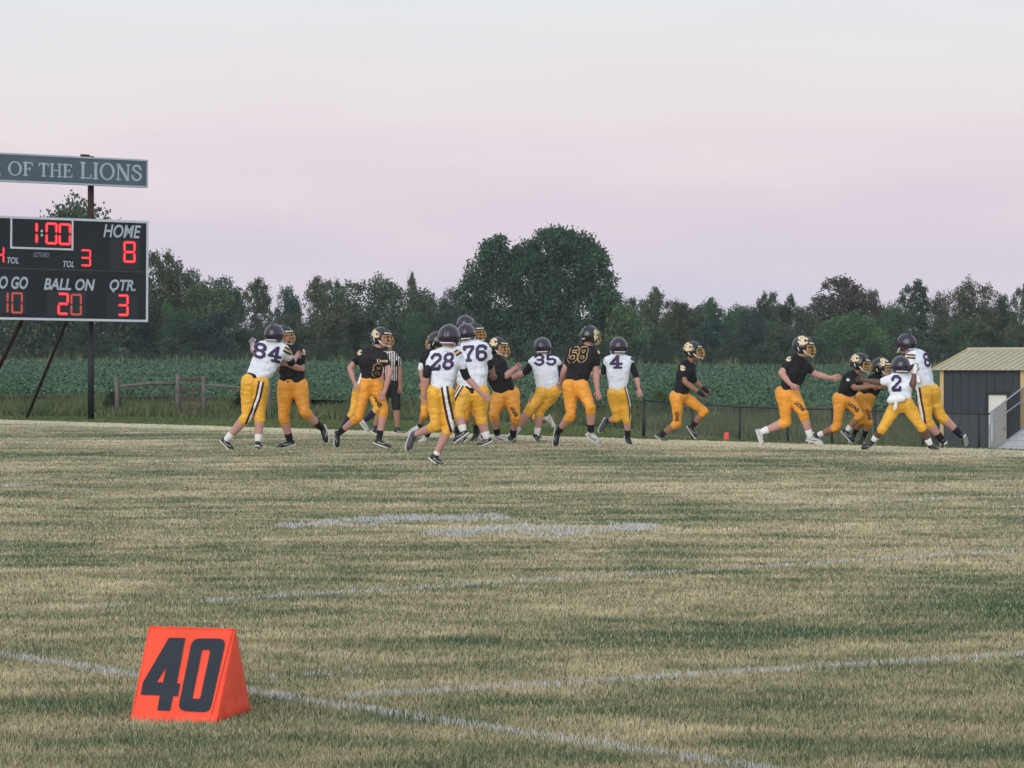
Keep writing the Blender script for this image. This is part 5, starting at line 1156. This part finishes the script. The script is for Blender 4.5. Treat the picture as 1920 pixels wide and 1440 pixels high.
# 58
p58 = person('person in black jersey 58 with gold outlined numerals walking away, tall', 'b', 1.84, 838,
 dict(head=(1106, 631), sA=(1072, 664, 0), sB=(1116, 664, 0), eA=(1058, 696, .3), wA=(1053, 716, .8), eB=(1117, 698, 0), wB=(1120, 731, -.2), pB=(1123, 746), hA=(1068, 724), hB=(1089, 722), kA=(1071, 779, -.3), kB=(1107, 763, -.6), aA=(1048, 808, .9), aB=(1108, 807, .5), tA=(1042, 836, 0), tB=(1126, 830, 0)),
 (.6, .75, 0), 1.10, shoe=('black', 'white'), group=GB, hr=.144)
number(p58, '58', (1064, 680), (34, -2), (6, -28), outline=True); emblem(p58, 'jersey', 1124, 658, 8, 10); lettering(p58, 'LIONS', (1079, 766), (3, -22) and (-2, 22), (7, 1)); emblem(p58, 'helmet', 1117, 627, 8, 16)
# 4
p4 = person('person in white jersey 4 jogging away beside the fence post', 'w', 1.66, 834,
 dict(head=(1160, 652), sA=(1138, 677, 0), sB=(1181, 677, 0), eA=(1132, 697, .4), wA=(1110, 700, .4), eB=(1193, 705, .2), wB=(1198, 729, -.3), hA=(1149, 738), hB=(1168, 738), kA=(1157, 784, 0), kB=(1175, 784, 0), aA=(1140, 789, .4), aB=(1177, 815, .2), tA=(1125, 812, 0), tB=(1181, 832, 0)),
 (-.15, .98, 0), 1.0, shoe=('grey', 'black'), sleeve='AB', cap=.14, group=GW)
number(p4, '4', (1143, 691), (23, 0), (0, -25)); side_stripe(p4, [(1172, 724), (1178, 745), (1182, 768), (1182, 785)], 4.5); shoulder_stripes(p4, [(1182, 672), (1194, 680)], 2.2, 2.8, (m_bs, m_bs))
# runner before the fence
pfr = person('person in black jersey and gloves running right alone in front of the fence', 'b', 1.66, 827,
 dict(head=(1299, 659), sA=(1279, 690, -.08), sB=(1296, 688, .12), eA=(1284, 716, -.3), wA=(1310, 735, -.3), eB=(1302, 714, .2), wB=(1318, 727, 0), hA=(1270, 744, -.05), hB=(1281, 742, .06), kA=(1270, 794, -.3), kB=(1321, 771, -.4), aA=(1240, 815, .6), aB=(1299, 798, .4), tA=(1251, 827, 0), tB=(1308, 820, 0)),
 (.97, -.22, 0), 1.04, group=GB, gloves=('AB', m_bs), sleeve='B', skin=m_skin2)
emblem(pfr, 'jersey', 1280, 690, 9, 9); emblem(pfr, 'helmet', 1290, 650, 15, 15); lettering(pfr, 'LIONS', (1266, 772), (0, 18), (7, 0))
# pusher with white shoes
pps = person('person in black jersey, white socks and white shoes, pushing forward with extended arm', 'b', 1.76, 836,
 dict(head=(1506, 651), sA=(1481, 680, -.1), sB=(1508, 685, .12), eA=(1465, 699, -.3), wA=(1482, 721, -.4), pA=(1497, 728), eB=(1528, 701, .2), wB=(1558, 709, .1), pB=(1573, 705), hA=(1470, 738), hB=(1485, 737), kA=(1474, 791, .2), kB=(1506, 776, -.5), aA=(1430, 809, .2), aB=(1518, 815, .2), tA=(1431, 833, 0), tB=(1551, 831, 0)),
 (.93, -.25, -.15), 1.12, group=GB, sock='white', shoe=('white', 'white'), hr=.15)
emblem(pps, 'jersey', 1478, 672, 9, 10); emblem(pps, 'helmet', 1505, 638, 18, 15); lettering(pps, 'LIONS', (1489, 756), (15, 16), (7, -4))
# the pile at the right
p18 = person('person in black jersey with white chin strap bent low at the left of the pile', 'b', 1.66, 832,
 dict(head=(1613, 682), sA=(1588, 708, -.1), sB=(1606, 712, .1), eA=(1603, 728, -.4), wA=(1634, 725, -.2), eB=(1622, 722, 0), wB=(1650, 722, 0), hA=(1576, 748), hB=(1590, 748), kA=(1569, 801, 0), kB=(1612, 779, -.2), aA=(1535, 816, .2), aB=(1589, 806, .2), tA=(1524, 827, 0), tB=(1599, 826, 0)),
 (.9, -.35, -.2), 1.05, group=GB, sock='white', skin=m_skin2, hr=.15)
emblem(p18, 'helmet', 1603, 671, 14, 13); emblem(p18, 'jersey', 1590, 712, 6, 5, m=m_ws); lettering(p18, 'LIONS', (1589, 758), (18, 15), (5, -5))
p19 = person('person in black jersey between the low player and player 2, head pressed forward', 'b', 1.62, 832,
 dict(head=(1652, 690), sA=(1634, 712, 0), sB=(1652, 714, .1), eA=(1648, 726, -.2), wA=(1664, 716, 0), eB=(1662, 722, .2), wB=(1675, 714, .2), hA=(1618, 746), hB=(1630, 746), kA=(1628, 792, -.3), kB=(1614, 790, .3), aA=(1622, 812, .3), aB=(1604, 808, .5), tA=(1612, 830, 0), tB=(1598, 822, 0)),
 (.93, -.2, -.1), 1.05, group=GB, gloves=('AB', m_cream), hr=.15, Yo=54.8)
emblem(p19, 'helmet', 1657, 679, 14, 13); lettering(p19, 'LIONS', (1624, 768), (4, 20), (6, -1))
p2 = person('person in white jersey 2 with white back pad and towel, crouched in a wide stance', 'w', 1.60, 842,
 dict(head=(1689, 688), sA=(1668, 714, 0), sB=(1703, 714, 0), eA=(1646, 717, .3), wA=(1622, 713, .3), eB=(1712, 722, -.5), wB=(1715, 699, .2), hA=(1682, 757), hB=(1700, 757), kA=(1656, 802, -.2), kB=(1726, 798, -.1), aA=(1639, 824, .3), aB=(1743, 831, .2), tA=(1617, 839, 0), tB=(1753, 842, 0)),
 (-.1, .98, 0), 1.12, skin=m_skin3, sock='white', group=GW, gloves=('B', m_ws), Yo=50.3)
number(p2, '2', (1671, 734), (19, 0), (0, -31))
ctr = (p2['p']['hA']+p2['p']['hB'])/2
pd = MB()
for i, (x, y, w_, h_) in enumerate(((1672, 748, 17, 9), (1690, 747, 18, 9))): q = at(x, y, ctr.y-.24); pd.cap(q-Vector((w_/262, 0, .01)), .055, q+Vector((w_/262, 0, .01)), .055, 12, 3)
blob('back_pad', [(at(1669, 751, ctr.y-.16), .05, at(1693, 747, ctr.y-.16), .05), (at(1672, 745, ctr.y-.15), .045, at(1691, 743, ctr.y-.15), .045)], .013, m_pad, p2['root'], 2)
blob('towel', [(at(1680, 754, ctr.y-.19), .026, at(1679, 764, ctr.y-.19), .030), (at(1679, 762, ctr.y-.19), .030, at(1677, 768, ctr.y-.18), .022)], .01, m_ws, p2['root'], 1, None, .006)
p8 = person('person in white jersey with numeral 8, tall, leaning left against the pile, rightmost', 'w', 1.88, 838,
 dict(head=(1699, 646), sA=(1707, 672, -.1), sB=(1730, 670, .1), eA=(1710, 694, -.3), wA=(1716, 704, -.2), eB=(1722, 700, .4), wB=(1706, 708, .4), hA=(1731, 735, -.03), hB=(1744, 734, .05), kA=(1739, 790, -.1), kB=(1764, 780, .1), aA=(1765, 823, .1), aB=(1799, 813, .1), tA=(1770, 838, .9), tB=(1808, 830, .6)),
 (-.72, .62, 0), 1.12, group=GW, sleeve='A', gloves=('A', m_ws), hr=.14)
number(p8, '8', (1734, 689), (12, -2), (-5, -27)); side_stripe(p8, [(1721, 727), (1724, 750), (1729, 775), (1732, 795)], 10); shoulder_stripes(p8, [(1700, 668), (1716, 669)], 2.4, 3)
# dry leaves on the grass
lf = ground_at(1423, 1063); tag(MB().cap(lf+Vector((-.035, 0, .012)), .007, lf+Vector((.02, .02, .016)), .009, 6, 2).cap(lf+Vector((.02, 0, .012)), .009, lf+Vector((.045, .01, .02)), .004, 6, 2).out('dead_leaf', mat('dead_leaf', (.12, .07, .04), .9)), 'curled brown dead leaf lying beside a white line', 'leaf')
